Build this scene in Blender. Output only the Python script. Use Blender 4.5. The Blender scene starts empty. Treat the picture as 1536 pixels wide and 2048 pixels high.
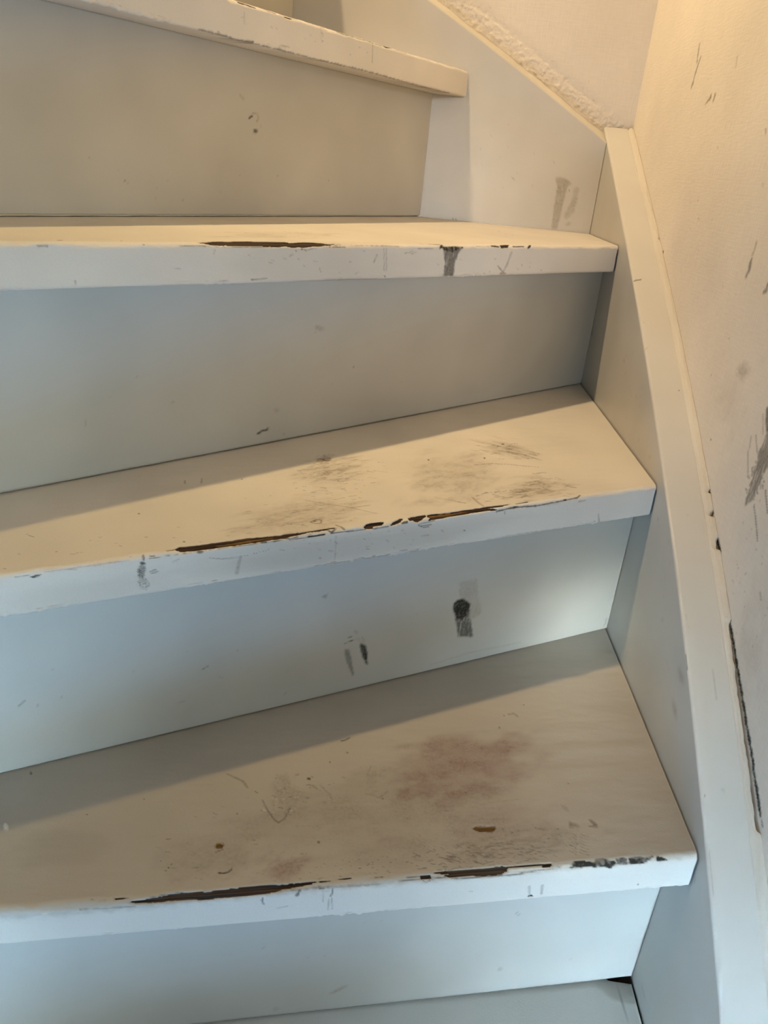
import bpy, math
import numpy as np
from mathutils import Matrix, Vector

scene = bpy.context.scene
COL = scene.collection

# ------------------------------------------------------------------ camera
cam_d = bpy.data.cameras.new('camera')
cam_d.sensor_fit = 'VERTICAL'
cam_d.sensor_height = 24.0
cam_d.lens = 1584.63 / 2048.0 * 24.0
cam_d.clip_start = 0.01
cam = bpy.data.objects.new('camera', cam_d)
COL.objects.link(cam)
_R, _U, _F = (0.995065, 0.035273, 0.092748), (-0.099088, 0.402981, 0.909829), (0.005284, 0.914529, -0.404487)
cam.matrix_world = Matrix(((_R[0], _U[0], -_F[0], -0.26353), (_R[1], _U[1], -_F[1], -1.22622), (_R[2], _U[2], -_F[2], 0.64041), (0, 0, 0, 1)))
scene.camera = cam
scene.cycles.max_bounces = 3; scene.cycles.diffuse_bounces = 3; scene.cycles.glossy_bounces = 1
scene.cycles.adaptive_threshold = 0.03

# ------------------------------------------------------------------ world, lights, exposure
scene.view_settings.view_transform = 'Standard'
scene.view_settings.look = 'None'
scene.view_settings.exposure = 0.0
scene.view_settings.gamma = 1.0
scene.view_settings.use_curve_mapping = False
world = bpy.data.worlds.new('world'); scene.world = world
world.use_nodes = True
world.node_tree.nodes['Background'].inputs[0].default_value = (0.6, 0.72, 0.9, 1)
world.node_tree.nodes['Background'].inputs[1].default_value = 0.0


def area(name, loc, target, sx, sy, power, col, spread=180):
    l = bpy.data.lights.new(name, 'AREA'); l.shape = 'RECTANGLE'; l.size = sx; l.size_y = sy
    l.energy = power; l.color = col; l.spread = math.radians(spread)
    o = bpy.data.objects.new(name, l); COL.objects.link(o); o.location = loc
    o.rotation_euler = (Vector(target) - Vector(loc)).to_track_quat('-Z', 'Y').to_euler()
    return o


def bulb(name, loc, r, power, col):
    l = bpy.data.lights.new(name, 'POINT'); l.shadow_soft_size = r; l.energy = power; l.color = col
    o = bpy.data.objects.new(name, l); COL.objects.link(o); o.location = loc
    return o


# warm ceiling lamp over the turn, cool daylight from a side window, and
# added, unseen fills and narrow beams that brighten single parts of the stairs
def spot(name, loc, target, angle, power, col):
    l = bpy.data.lights.new(name, 'SPOT'); l.energy = power; l.color = col; l.spot_size = math.radians(angle); l.spot_blend = 1.0; l.shadow_soft_size = .035
    o = bpy.data.objects.new(name, l); COL.objects.link(o); o.location = loc
    o.rotation_euler = (Vector(target) - Vector(loc)).to_track_quat('-Z', 'Y').to_euler()
    return o


spot('ceiling_spotlight', (-0.97, -0.825, 2.40), (-0.17, 0.0, 0.80), 56, 114.0, (1.0, 0.725, 0.42))
spot('ceiling_spotlight', (-0.97, -0.825, 2.40), (-0.58, -0.50, 0.50), 32, 39.0, (1.0, 0.70, 0.25))  # narrow second beam added at the lamp to brighten the left treads
area('added_warm_fill', (-2.3, -0.6, 1.6), (0, -0.6, 0.3), 0.9, 1.2, 43.0, (1.0, 0.75, 0.36))  # added warm fill from the left, no lamp stands there
area('side_window_daylight', (-2.3, -1.8, 0.5), (0, -0.5, 0.3), 0.9, 1.2, 12.5, (0.41, 0.71, 1.0))
area('added_low_fill', (-0.50, -2.3, -0.40), (-0.1, -0.7, 0.1), 0.3, 0.5, 9.5, (0.22, 0.55, 1.0))  # added low cool fill for the lowest tread and stringer
area('added_right_beam', (-0.2, -3.3, 0.25), (-0.05, -0.75, 0.03), 0.3, 0.8, 0.25, (0.90, 1.0, 1.0), 12)  # narrow cool beams added to brighten the lower right corner
area('added_right_beam', (-0.2, -3.3, 0.25), (0.0, -0.75, -0.02), 0.2, 0.4, 0.41, (0.50, 0.76, 1.0), 9)
area('added_right_beam', (-0.5, -3.3, 0.75), (-0.045, -0.52, 0.215), 0.07, 0.07, 0.024, (0.9, 1.0, 0.95), 3)  # small beam added for the lower right of the second riser
area('added_left_beam', (-0.5, -3.3, 0.4), (-0.62, -0.9, 0.30), 0.3, 0.8, 0.36, (0.69, 0.92, 1.0), 13)  # narrow cool beams added to brighten the left ends of the risers
area('added_left_beam', (-0.5, -3.3, 0.4), (-0.66, -0.9, 0.10), 0.2, 0.4, 0.34, (0.45, 0.75, 1.0), 8)
area('added_upper_beam', (-0.35, -3.3, 0.95), (-0.22, -0.15, 0.60), 0.3, 0.3, 0.085, (0.95, 0.97, 0.95), 8)  # added beam that lifts the third nosing and back stringer
area('added_overhead_beam', (-0.55, -2.7, 2.1), (-0.12, -1.0, 0.0), 0.2, 0.2, 0.11, (0.45, 0.74, 1.0), 12)  # added cool beam from above that brightens the lowest tread


# ------------------------------------------------------------------ numbers of the stair
H = 0.19          # rise
TH = 0.03125      # tread thickness
NOSE = 0.03879    # overhang of the nosing
STR = 0.034       # thickness of the stringers
WALL = 0.042      # wall plane behind the stringers
# nosing lines in plan: y = y0 + slope * x
LINES = {-2: (-1.49, 0.0), -1: (-1.26, 0.0), 0: (-1.03, 0.02), 1: (-0.781109, 0.211862), 2: (-0.510977, 0.570222), 3: (-0.18246, 0.992874),
         4: (0.328352, 1.62748), 5: (1.107, 2.75), 6: (5.949, 9.0)}
LEFT_X = -0.765


def frame(k):
    y, s = LINES[k]; c = math.hypot(1, s)
    d = np.array([-1, -s]) / c; n = np.array([-s, 1]) / c
    o = np.array([0.0, y]) if k <= 3 else np.array([-y / s, 0.0])
    return o, d, n


def riser_line(k):
    y, s = LINES[k]
    return y + NOSE * math.hypot(1, s), s


def top_z(y):      # upper edge of the right stringer
    y = np.asarray(y, float)
    z = ((0.15424 * y + 0.01585) * y + 0.54342) * y + 0.69198
    return np.where(y < -0.88, 0.1206 + (y + 0.88) * 0.86, z)


def back_z(x):     # upper edge of the back stringer
    x = np.asarray(x, float)
    return np.where(x < -0.4, 0.90437 + (-0.4 - x) * 0.75, (-0.13497 * x - 0.58595) * x + 0.69159)


# ------------------------------------------------------------------ noise and marks
_TAB = {}


def vnoise(x, y, seed=0):
    if seed not in _TAB: _TAB[seed] = np.random.RandomState(seed + 77).rand(256, 256)
    T = _TAB[seed]
    xi = np.floor(x).astype(int); yi = np.floor(y).astype(int); fx = x - xi; fy = y - yi
    fx = fx * fx * (3 - 2 * fx); fy = fy * fy * (3 - 2 * fy)
    a = T[xi & 255, yi & 255]; b = T[(xi + 1) & 255, yi & 255]; c = T[xi & 255, (yi + 1) & 255]; d = T[(xi + 1) & 255, (yi + 1) & 255]
    return (a * (1 - fx) + b * fx) * (1 - fy) + (c * (1 - fx) + d * fx) * fy


def fbm(x, y, seed=0, o=3):
    v = 0; a = .5; t = 0
    for i in range(o):
        v = v + a * vnoise(x * 2 ** i, y * 2 ** i, seed + i); t += a; a *= .55
    return v / t


def sstep(a, b, x):
    t = np.clip((x - a) / (b - a), 0, 1); return t * t * (3 - 2 * t)


def seg_dist(A, B, pts, closed):
    best = np.full(A.shape, 1e9); inside = np.zeros(A.shape, bool)
    n = len(pts)
    for i in range(n if closed else n - 1):
        x0, y0 = pts[i]; x1, y1 = pts[(i + 1) % n]; dx, dy = x1 - x0, y1 - y0; L = dx * dx + dy * dy + 1e-14
        t = np.clip(((A - x0) * dx + (B - y0) * dy) / L, 0, 1)
        best = np.minimum(best, np.hypot(A - x0 - t * dx, B - y0 - t * dy))
        if closed:
            c = ((y0 > B) != (y1 > B)) & (A < (x1 - x0) * (B - y0) / (y1 - y0 + 1e-14) + x0); inside ^= c
    return np.where(inside, -best, best) if closed else best


CH = ('wood', 'amber', 'dark', 'tar', 'grime', 'pink', 'pale', 'film')


def eval_marks(key, A, B):
    """paint wear at surface coordinates A, B (metres) -> one mask per kind of wear"""
    out = {c: np.zeros(A.shape) for c in CH}
    Af, Bf = A.ravel(), B.ravel()
    N1 = None

    def put(at, idx, val):
        o = out[at].ravel(); o[idx] = np.maximum(o[idx], val); out[at] = o.reshape(A.shape)
    for im, m in enumerate(MARKS.get(key, [])):
        k, at, st = m[:3]
        if k in 'PL':
            P = np.array(m[3]); pad = (m[4] + m[5]) * 2 + m[6] * (1 if k == 'L' else 0) + .003
            idx = np.where((Af > P[:, 0].min() - pad) & (Af < P[:, 0].max() + pad) & (Bf > P[:, 1].min() - pad) & (Bf < P[:, 1].max() + pad))[0]
            if not len(idx): continue
            a, b = Af[idx], Bf[idx]
            if k == 'P':
                w = (fbm(a / .004, b / .0025, im % 40) - .5) * 2 * m[5] * 1.6
                v = sstep(m[4], -m[4], seg_dist(a, b, m[3], True) + w - m[4] * .7)
                if m[6] > 0: v = v * (1 - m[6] + m[6] * sstep(.22, .55, fbm(a / .0016, b / .009, im % 40 + 3)))
                if m[6] < 0: v = v * (1 + m[6] - m[6] * sstep(.25, .6, fbm(a / .005, b / .0035, im % 40 + 3)))
            else:
                w = (fbm(a / .003, b / .003, im % 40) - .5) * 2 * m[6]
                v = sstep(m[4] + m[5], max(m[4] - m[5], 0), seg_dist(a, b, m[3], False) + w)
            put(at, idx, v * st)
        else:
            C, U, V = np.array(m[3]), np.array(m[4]), np.array(m[5]); Mi = np.linalg.inv(np.array([U, V]).T)
            if k == 'B':
                r0, r1 = (abs(U[0]) + abs(V[0])) * 1.5 + .001, (abs(U[1]) + abs(V[1])) * 1.5 + .001
                idx = np.where((abs(Af - C[0]) < r0) & (abs(Bf - C[1]) < r1))[0]
                if not len(idx): continue
                q = Mi @ np.array([Af[idx] - C[0], Bf[idx] - C[1]]); soft, nz, nu, nv, sk = m[6:]
                r = np.hypot(q[0], q[1]) + (fbm(q[0] * nu + 9, q[1] * nv + 5, im % 40) - .5) * 2 * nz * .6
                v = sstep(1, 1 - soft, r)
                if sk: v = v * (1 - sk + sk * sstep(.3, .7, fbm(q[0] * nu * 2.5 + 3, q[1] * nv * 2.5 + 7, im % 40 + 5)))
                put(at, idx, v * st)
            else:
                n, l0, l1, w, ang, seed = m[6:]; rs = np.random.RandomState(seed)
                for _ in range(n):
                    rr = math.sqrt(rs.rand()); th = rs.rand() * 6.2832
                    c = C + U * rr * math.cos(th) + V * rr * math.sin(th)
                    L = l0 + (l1 - l0) * rs.rand() ** 2.2; an = ang + rs.randn() * .35; wd = w * (.7 + .8 * rs.rand()); s_ = st * (.45 + .55 * rs.rand())
                    dv = np.array([math.cos(an), math.sin(an)]) * L / 2; bend = np.array([-dv[1], dv[0]]) * rs.randn() * .15
                    idx = np.where((abs(Af - c[0]) < L / 2 + .003) & (abs(Bf - c[1]) < L / 2 + .003))[0]
                    if not len(idx): continue
                    v = sstep(wd * 1.8, wd * .3, seg_dist(Af[idx], Bf[idx], [c - dv, c + bend, c + dv], False))
                    put(at, idx, v * s_)
    return out


MARKS = {
  'tread1': [
    ('P', 'wood', 1, [[0.40855, -0.00119], [0.40108, -0.00046], [0.38928, 0.00096], [0.38147, 0.00214], [0.37678, 0.00324], [0.36235, 0.00265], [0.36167, 0.00142], [0.35235, 0.00288], [0.33143, 0.00368], [0.31153, 0.00342], [0.28348, 0.00364], [0.29688, 0.00164], [0.30901, -0.00096], [0.31857, -0.00317], [0.33142, -0.00359], [0.34058, -0.00394], [0.35744, -0.0048], [0.37409, -0.00358], [0.39367, -0.00337]], 0.0004, 0.00053, 0),
    ('L', 'wood', 1, [[0.28451, 0.00353], [0.27487, 0.00407], [0.26309, 0.00442]], 0.00045, 0.00033, 0.00025),
    ('L', 'wood', 0.8, [[0.25167, 0.00399], [0.2412, 0.00365]], 0.00033, 0.00033, 0.00025),
    ('L', 'wood', 0.9, [[0.43196, 0.00315], [0.42332, 0.0027]], 0.00032, 0.00032, 0.00024),
    ('L', 'wood', 0.9, [[0.41743, 0.00233], [0.40882, 0.00283]], 0.0004, 0.00032, 0.00024),
    ('L', 'dark', 0.7, [[0.39553, 0.00079], [0.38625, 0.00259], [0.37742, 0.0033]], 0.00032, 0.00032, 0.00024),
    ('L', 'grime', 0.55, [[0.43869, -0.00399], [0.41887, -0.00452], [0.40495, -0.0048]], 0.00068, 0.00068, 0.00091),
    ('L', 'grime', 0.6, [[0.31163, -0.00207], [0.28479, -0.00129], [0.24335, -0.00249]], 0.00073, 0.00097, 0.00121),
    ('P', 'wood', 1, [[0.21391, 0.00176], [0.20724, 0.00114], [0.20695, -0.00161], [0.21378, -0.00136]], 0.00039, 0.00039, 0),
    ('L', 'dark', 0.6, [[0.21295, -0.00241], [0.21018, -0.00464], [0.20751, -0.00299], [0.20713, -0.00015]], 0.00038, 0.0004, 0.0003),
    ('P', 'wood', 1, [[0.20384, 0.00337], [0.19934, 0.00403], [0.1856, 0.00363], [0.17085, 0.00379], [0.15949, 0.0045], [0.15391, 0.00443], [0.15046, 0.00237], [0.15151, 0.0003], [0.15497, -0.00223], [0.16032, -0.00362], [0.16965, -0.00313], [0.1809, -0.00146], [0.19368, -0.00108], [0.19632, 0.00014], [0.19084, 0.00175], [0.19874, 0.00205]], 0.00036, 0.00058, 0),
    ('L', 'wood', 1, [[0.15091, 0.00329], [0.13351, 0.00347], [0.11701, 0.00375]], 0.00043, 0.00038, 0.00028),
    ('P', 'wood', 1, [[0.12484, 0.00224], [0.12009, 0.0027], [0.11713, 0.00243], [0.11852, 0.00079], [0.12384, 0.00083]], 0.00034, 0.00048, 0),
    ('L', 'dark', 0.75, [[0.22404, 0.00102], [0.21444, 0.00097]], 0.00032, 0.00034, 0.00026),
    ('L', 'dark', 0.75, [[0.20638, 0.00022], [0.19541, 0.0009]], 0.00033, 0.00035, 0.00026),
    ('L', 'dark', 0.8, [[0.20586, -0.00172], [0.19518, -0.00069]], 0.00038, 0.00041, 0.0003),
    ('L', 'dark', 0.7, [[0.22938, -0.00161], [0.21456, -0.0008]], 0.00032, 0.0004, 0.0003),
    ('L', 'dark', 0.8, [[0.19239, -0.00267], [0.17511, -0.00353], [0.15658, -0.00377], [0.14835, -0.0039], [0.1399, -0.00282]], 0.00057, 0.00042, 0.00031),
    ('L', 'grime', 0.7, [[0.1399, -0.00282], [0.12881, -0.00151], [0.11189, -0.00028]], 0.00053, 0.00053, 0.0008),
    ('P', 'tar', 1, [[0.10209, -0.00127], [0.09953, 0.00307], [0.09092, 0.00319], [0.08415, 0.00169], [0.08281, 0.00473], [0.0794, 0.00533], [0.07563, 0.00318], [0.06883, 0.00167], [0.06751, -0.00228], [0.07108, -0.00392], [0.08045, -0.00247], [0.0926, -0.00224]], 0.0005, 0.0011, -0.4),
    ('P', 'tar', 0.85, [[0.0671, -0.00232], [0.06614, 0.00233], [0.06209, 0.00333], [0.05925, 0.00263], [0.05841, -0.00219]], 0.00051, 0.00093, -0.4),
    ('P', 'tar', 1, [[0.05813, -0.00172], [0.05619, 0.00235], [0.05167, 0.00424], [0.04518, 0.00274], [0.03779, 0.00301], [0.03851, -0.00015], [0.0461, -0.00191], [0.05229, -0.0028]], 0.00052, 0.00093, -0.35),
    ('P', 'tar', 1, [[0.03549, -0.00095], [0.03377, 0.00219], [0.03052, 0.00144], [0.02654, -0.00113], [0.03162, -0.00184]], 0.00044, 0.00044, 0),
    ('L', 'pale', 0.8, [[0.14956, 0.00056], [0.12715, -0.0002], [0.10395, 0.0008]], 0.0007, 0.00047, 0.00093),
    ('P', 'film', 0.54, [[0.61449, 0.11401], [0.52243, 0.15027], [0.23038, 0.25208], [-0.08154, 0.37015], [-0.12075, 0.31457], [-0.03738, 0.00726], [0.00491, 0.00335], [0.06001, 0.00269], [0.19381, -0.00011], [0.29834, 0.00017], [0.39556, -0.00407], [0.52926, -0.00323], [0.6537, 0.06294]], 0.0046, 0.00205, 0),
    ('B', 'film', 0.68, [0.45886, 0.04589], [-0.11191, 0.00745], [-0.00963, -0.05789], 0.9, 0.4, 3, 3, 0),
    ('B', 'pink', 0.8, [0.15344, 0.10772], [-0.07769, 0.00763], [0.00396, -0.04611], 0.75, 0.9, 3, 3, 0.25),
    ('B', 'pink', 0.7, [0.19933, 0.08271], [-0.02912, 0.00323], [0.0046, -0.02136], 0.8, 0.8, 3, 3, 0.3),
    ('B', 'pink', 0.75, [0.30563, 0.01732], [-0.01899, 0.00166], [0.00092, -0.01473], 0.8, 0.9, 3, 3, 0.3),
    ('B', 'pink', 0.3, [0.14226, 0.04696], [-0.04486, 0.00235], [0.00933, -0.02935], 0.8, 0.8, 3, 3, 0.3),
    ('B', 'grime', 0.34, [0.2343, 0.05448], [-0.18689, 0.01443], [-0.01283, -0.06323], 0.8, 0.7, 4, 4, 0.35),
    ('B', 'grime', 0.5, [0.14973, 0.02346], [-0.09011, 0.00384], [0.00691, -0.02175], 0.8, 0.8, 5, 4, 0.5),
    ('B', 'grime', 0.36, [0.35476, 0.02811], [-0.05058, 0.00403], [-0.00051, -0.02788], 0.85, 0.8, 4, 4, 0.4),
    ('B', 'grime', 0.25, [0.22727, 0.09577], [-0.04929, 0.00307], [0.00422, -0.02475], 0.7, 0.9, 3, 3, 0.3),
    ('B', 'grime', 0.35, [0.30329, 0.08528], [-0.0138, 0.00103], [-0.00155, -0.02524], 0.6, 0.8, 4, 4, 0.4),
    ('B', 'grime', 0.4, [0.23571, 0.09362], [-0.01628, 0.001], [0.00311, -0.01962], 0.8, 0.9, 3, 3, 0.3),
    ('L', 'dark', 0.55, [[0.3205, 0.08143], [0.31683, 0.07004], [0.31277, 0.06186], [0.30966, 0.05823], [0.30506, 0.06172], [0.30039, 0.07123]], 0.00042, 0.00049, 0.00049),
    ('L', 'grime', 0.7, [[0.24079, 0.08156], [0.23588, 0.08013], [0.23132, 0.07661], [0.22347, 0.08292]], 0.00067, 0.0008, 0.00053),
    ('L', 'grime', 0.5, [[0.27549, 0.09383], [0.26951, 0.08375], [0.26752, 0.07732]], 0.00053, 0.00106, 0.00053),
    ('L', 'grime', 0.5, [[0.25356, 0.066], [0.24835, 0.05711]], 0.0005, 0.00075, 0.0005),
    ('L', 'grime', 0.5, [[0.23642, 0.10204], [0.23197, 0.11202]], 0.00057, 0.00086, 0.00057),
    ('L', 'grime', 0.55, [[0.34668, 0.11108], [0.33518, 0.10258], [0.33147, 0.09532]], 0.00054, 0.00108, 0.00054),
    ('P', 'amber', 1, [[0.16578, 0.04124], [0.16167, 0.04188], [0.15005, 0.04116], [0.14804, 0.04001], [0.15084, 0.03732], [0.15527, 0.03697], [0.16263, 0.03855]], 0.00036, 0.00025, 0),
    ('L', 'dark', 0.75, [[0.16623, 0.04104], [0.15895, 0.04175], [0.14781, 0.04073]], 0.00041, 0.00041, 0.00031),
    ('L', 'dark', 0.7, [[0.14789, 0.04049], [0.15137, 0.03688], [0.16024, 0.03739], [0.16434, 0.03942]], 0.00033, 0.00041, 0.0003),
    ('B', 'amber', 1, [0.35189, 0.04051], [-0.00293, 0.00019], [-0.00038, -0.00293], 0.2, 0.2, 3, 3, 0),
    ('L', 'dark', 0.6, [[0.35464, 0.04031], [0.35296, 0.04284], [0.34949, 0.04322], [0.34878, 0.04069]], 0.00029, 0.00036, 0.00027),
    ('L', 'dark', 0.65, [[0.3542, 0.03498], [0.35148, 0.03606], [0.34943, 0.03676]], 0.0004, 0.00035, 0.00027),
    ('L', 'dark', 0.8, [[0.3519, 0.01694], [0.34891, 0.01666], [0.34558, 0.01719], [0.34358, 0.0195]], 0.00054, 0.00033, 0.00033),
    ('B', 'dark', 0.85, [0.35124, 0.01708], [-0.00133, -0.00012], [-1e-05, -0.00103], 0.4, 0.3, 3, 3, 0),
    ('L', 'grime', 0.5, [[0.34358, 0.0195], [0.34324, 0.02241], [0.34527, 0.02428]], 0.00032, 0.00034, 0.00025),
    ('B', 'dark', 0.85, [0.38735, 0.02224], [-0.00072, -7e-05], [-5e-05, -0.00073], 0.5, 0.4, 3, 3, 0),
    ('B', 'dark', 0.85, [0.38555, 0.02456], [-0.00089, -8e-05], [-6e-05, -0.0009], 0.5, 0.4, 3, 3, 0),
    ('B', 'dark', 0.85, [0.38376, 0.02732], [-0.00066, -6e-05], [-4e-05, -0.00068], 0.5, 0.4, 3, 3, 0),
    ('B', 'dark', 0.85, [0.39089, 0.03007], [-0.00053, -5e-05], [-4e-05, -0.00054], 0.5, 0.4, 3, 3, 0),
    ('B', 'dark', 0.85, [0.28344, 0.10153], [-0.00177, -0.00013], [0.00017, -0.00198], 0.5, 0.4, 3, 3, 0),
    ('B', 'dark', 0.85, [0.24905, 0.1292], [-0.00091, -6e-05], [0.00014, -0.00106], 0.5, 0.4, 3, 3, 0),
    ('B', 'dark', 0.85, [0.2648, 0.11897], [-0.00081, -6e-05], [0.0001, -0.00093], 0.5, 0.4, 3, 3, 0),
    ('B', 'dark', 0.85, [0.40733, 0.08918], [-0.00058, -4e-05], [-6e-05, -0.00065], 0.5, 0.4, 3, 3, 0),
    ('B', 'dark', 0.85, [0.44622, 0.07749], [-0.00069, -6e-05], [-0.00012, -0.00078], 0.5, 0.4, 3, 3, 0),
    ('B', 'dark', 0.85, [0.33923, 0.06888], [-0.00073, -6e-05], [1e-05, -0.00078], 0.5, 0.4, 3, 3, 0),
    ('B', 'dark', 0.85, [0.09986, 0.16839], [-0.00094, -5e-05], [0.00036, -0.00111], 0.5, 0.4, 3, 3, 0),
    ('B', 'dark', 0.85, [0.07579, 0.18221], [-0.00087, -5e-05], [0.00036, -0.00104], 0.5, 0.4, 3, 3, 0),
    ('B', 'dark', 0.85, [0.10925, 0.15234], [-0.00106, -6e-05], [0.00039, -0.00122], 0.5, 0.4, 3, 3, 0),
    ('B', 'dark', 0.85, [0.161, 0.0771], [-0.00081, -6e-05], [0.00023, -0.00085], 0.5, 0.4, 3, 3, 0),
    ('B', 'dark', 0.85, [0.07233, 0.08044], [-0.00085, -6e-05], [0.00036, -0.00088], 0.5, 0.4, 3, 3, 0),
    ('B', 'dark', 0.85, [0.22868, 0.07588], [-0.00086, -7e-05], [0.00016, -0.00091], 0.5, 0.4, 3, 3, 0),
    ('B', 'dark', 0.85, [0.28218, 0.03765], [-0.00107, -9e-05], [0.00011, -0.00109], 0.5, 0.4, 3, 3, 0),
    ('L', 'dark', 0.7, [[0.2522, 0.14421], [0.24915, 0.14464], [0.24491, 0.14754]], 0.00073, 0.00051, 0.00038),
    ('L', 'dark', 0.5, [[0.37029, 0.02276], [0.36566, 0.02276]], 0.00025, 0.00034, 0.00025),
    ('L', 'grime', 0.35, [[0.16423, 0.06094], [0.14038, 0.06587], [0.11948, 0.06638]], 0.00036, 0.00055, 0.00033),
    ('L', 'grime', 0.35, [[0.18153, 0.04819], [0.15784, 0.04824], [0.12411, 0.04699]], 0.00034, 0.00052, 0.00042),
    ('L', 'grime', 0.6, [[0.0947, 0.16951], [0.0895, 0.17064], [0.08784, 0.167]], 0.00107, 0.00107, 0.00071),
    ('P', 'grime', 0.6, [[0.08815, 0.04052], [0.08497, 0.03925], [0.08161, 0.03548], [0.08992, 0.03518]], 0.00082, 0.00055, 0),
    ('P', 'grime', 0.75, [[0.07232, 0.04176], [0.06932, 0.041], [0.06745, 0.0358], [0.0687, 0.03391], [0.07446, 0.03488], [0.07025, 0.03603]], 0.00072, 0.00056, 0),
    ('P', 'grime', 0.35, [[0.08756, 0.0575], [0.0843, 0.05513], [0.08472, 0.05202], [0.08736, 0.0538]], 0.00086, 0.00057, 0),
    ('L', 'grime', 0.5, [[0.09244, 0.02999], [0.0895, 0.02828], [0.08852, 0.02578]], 0.00037, 0.00053, 0.00053),
    ('L', 'grime', 0.5, [[0.08461, 0.02835], [0.08227, 0.02621], [0.07916, 0.02498]], 0.00037, 0.00054, 0.00054),
    ('L', 'grime', 0.5, [[0.09242, 0.02707], [0.09066, 0.02548], [0.08968, 0.023]], 0.00037, 0.00053, 0.00053),
    ('L', 'grime', 0.5, [[0.08579, 0.02555], [0.08346, 0.02343], [0.08036, 0.0222]], 0.00037, 0.00053, 0.00053),
    ('L', 'grime', 0.5, [[0.09472, 0.02439], [0.09181, 0.02271], [0.09082, 0.02025]], 0.00037, 0.00052, 0.00052),
    ('L', 'grime', 0.5, [[0.08696, 0.02277], [0.08464, 0.02066], [0.08155, 0.01945]], 0.00037, 0.00053, 0.00053),
    ('L', 'grime', 0.5, [[0.09469, 0.02153], [0.09294, 0.01996], [0.09196, 0.01752]], 0.00036, 0.00052, 0.00052),
    ('L', 'grime', 0.5, [[0.08812, 0.02001], [0.08581, 0.01792], [0.08273, 0.01672]], 0.00037, 0.00052, 0.00052),
    ('L', 'grime', 0.5, [[0.09696, 0.01889], [0.09407, 0.01723], [0.09309, 0.01481]], 0.00036, 0.00051, 0.00051),
    ('L', 'grime', 0.5, [[0.08927, 0.01728], [0.08697, 0.01521], [0.0839, 0.01401]], 0.00036, 0.00052, 0.00052),
    ('L', 'grime', 0.5, [[0.09692, 0.01608], [0.09518, 0.01453], [0.0942, 0.01213]], 0.00036, 0.00051, 0.00051),
    ('L', 'grime', 0.5, [[0.09041, 0.01458], [0.08811, 0.01252], [0.08506, 0.01133]], 0.00036, 0.00051, 0.00051),
    ('L', 'grime', 0.5, [[0.09916, 0.01349], [0.09629, 0.01186], [0.09531, 0.00948]], 0.00035, 0.00051, 0.00051),
    ('L', 'grime', 0.5, [[0.09154, 0.0119], [0.08925, 0.00986], [0.08621, 0.00867]], 0.00036, 0.00051, 0.00051),
    ('S', 'dark', 0.62, [0.16758, 0.01497], [-0.05664, 0.00037], [0.00333, -0.01139], 120, 0.00148, 0.00667, 0.00026, -3.077, 1),
    ('S', 'dark', 0.6, [0.14597, 0.02313], [-0.0662, 0.00125], [0.00661, -0.0204], 60, 0.00072, 0.00322, 0.00025, -2.73, 2),
    ('S', 'dark', 0.7, [0.25561, 0.01278], [-0.03897, 0.00074], [0.00124, -0.00844], 36, 0.00053, 0.0014, 0.00026, -3.051, 3),
    ('S', 'dark', 0.55, [0.29949, 0.08499], [-0.02691, 0.00213], [0.00153, -0.02345], 45, 0.00117, 0.0035, 0.00031, -2.796, 4),
    ('S', 'grime', 0.6, [0.27586, 0.05304], [-0.12359, 0.00905], [0.00506, -0.04788], 90, 0.00111, 0.00369, 0.00036, -3.059, 5),
    ('S', 'pale', 0.5, [0.30736, 0.08041], [-0.01505, -0.00117], [0.00111, -0.0205], 20, 0.00079, 0.00237, 0.00031, -2.671, 6),
    ('B', 'pale', 1, [0.49903, 0.07013], [-0.00178, 0.00076], [-0.00166, -0.00424], 0.4, 0.5, 3, 3, 0),
    ('B', 'dark', 0.7, [0.49375, 0.12271], [-0.00068, 0.00103], [-0.00119, -0.00224], 0.5, 0.3, 3, 3, 0),
    ('L', 'dark', 0.8, [[0.29825, -0.00216], [0.29912, -0.00488], [0.30002, -0.00714]], 0.00096, 0.00048, 0.00048),
    ('L', 'dark', 0.75, [[0.27549, -0.00278], [0.27593, -0.00653], [0.27671, -0.01026]], 0.00042, 0.00034, 0.00024),
    ('L', 'dark', 0.7, [[0.28439, -0.00228], [0.28168, -0.0021]], 0.00085, 0.00039, 0.00039),
    ('L', 'dark', 0.7, [[0.32275, -0.00691], [0.32336, -0.00872], [0.32224, -0.01263]], 0.00057, 0.00038, 0.00029),
    ('L', 'dark', 0.3, [[0.28259, -0.00389], [0.2819, -0.01494]], 0.00037, 0.00049, 0.0002),
    ('L', 'dark', 0.4, [[0.27825, -0.01296], [0.27756, -0.02368]], 0.00037, 0.0005, 0.0002),
    ('L', 'dark', 0.4, [[0.27589, -0.01227], [0.27517, -0.02299]], 0.00037, 0.0005, 0.0002),
    ('L', 'dark', 0.3, [[0.3127, -0.01757], [0.30601, -0.01644]], 0.00049, 0.00049, 0.00029),
    ('L', 'dark', 0.75, [[0.32059, -0.0333], [0.31452, -0.03235], [0.30838, -0.03263]], 0.0005, 0.0004, 0.0006),
    ('L', 'dark', 0.7, [[0.3053, -0.03277], [0.29741, -0.03277]], 0.0004, 0.0004, 0.0005),
    ('L', 'dark', 0.7, [[0.28705, -0.03283], [0.27315, -0.03232]], 0.00046, 0.00035, 0.00041),
    ('L', 'dark', 0.6, [[0.2707, -0.03238], [0.2513, -0.03227]], 0.00036, 0.00036, 0.00036),
    ('L', 'dark', 0.35, [[0.13211, -0.01705], [0.13037, -0.02686]], 0.00096, 0.00066, 0.00027),
    ('L', 'wood', 0.9, [[0.13098, -0.02781], [0.12915, -0.02725], [0.12792, -0.02764]], 0.00061, 0.00039, 0.00028),
    ('L', 'dark', 0.4, [[0.12213, -0.01714], [0.12139, -0.02532]], 0.0011, 0.00066, 0.00044),
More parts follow.
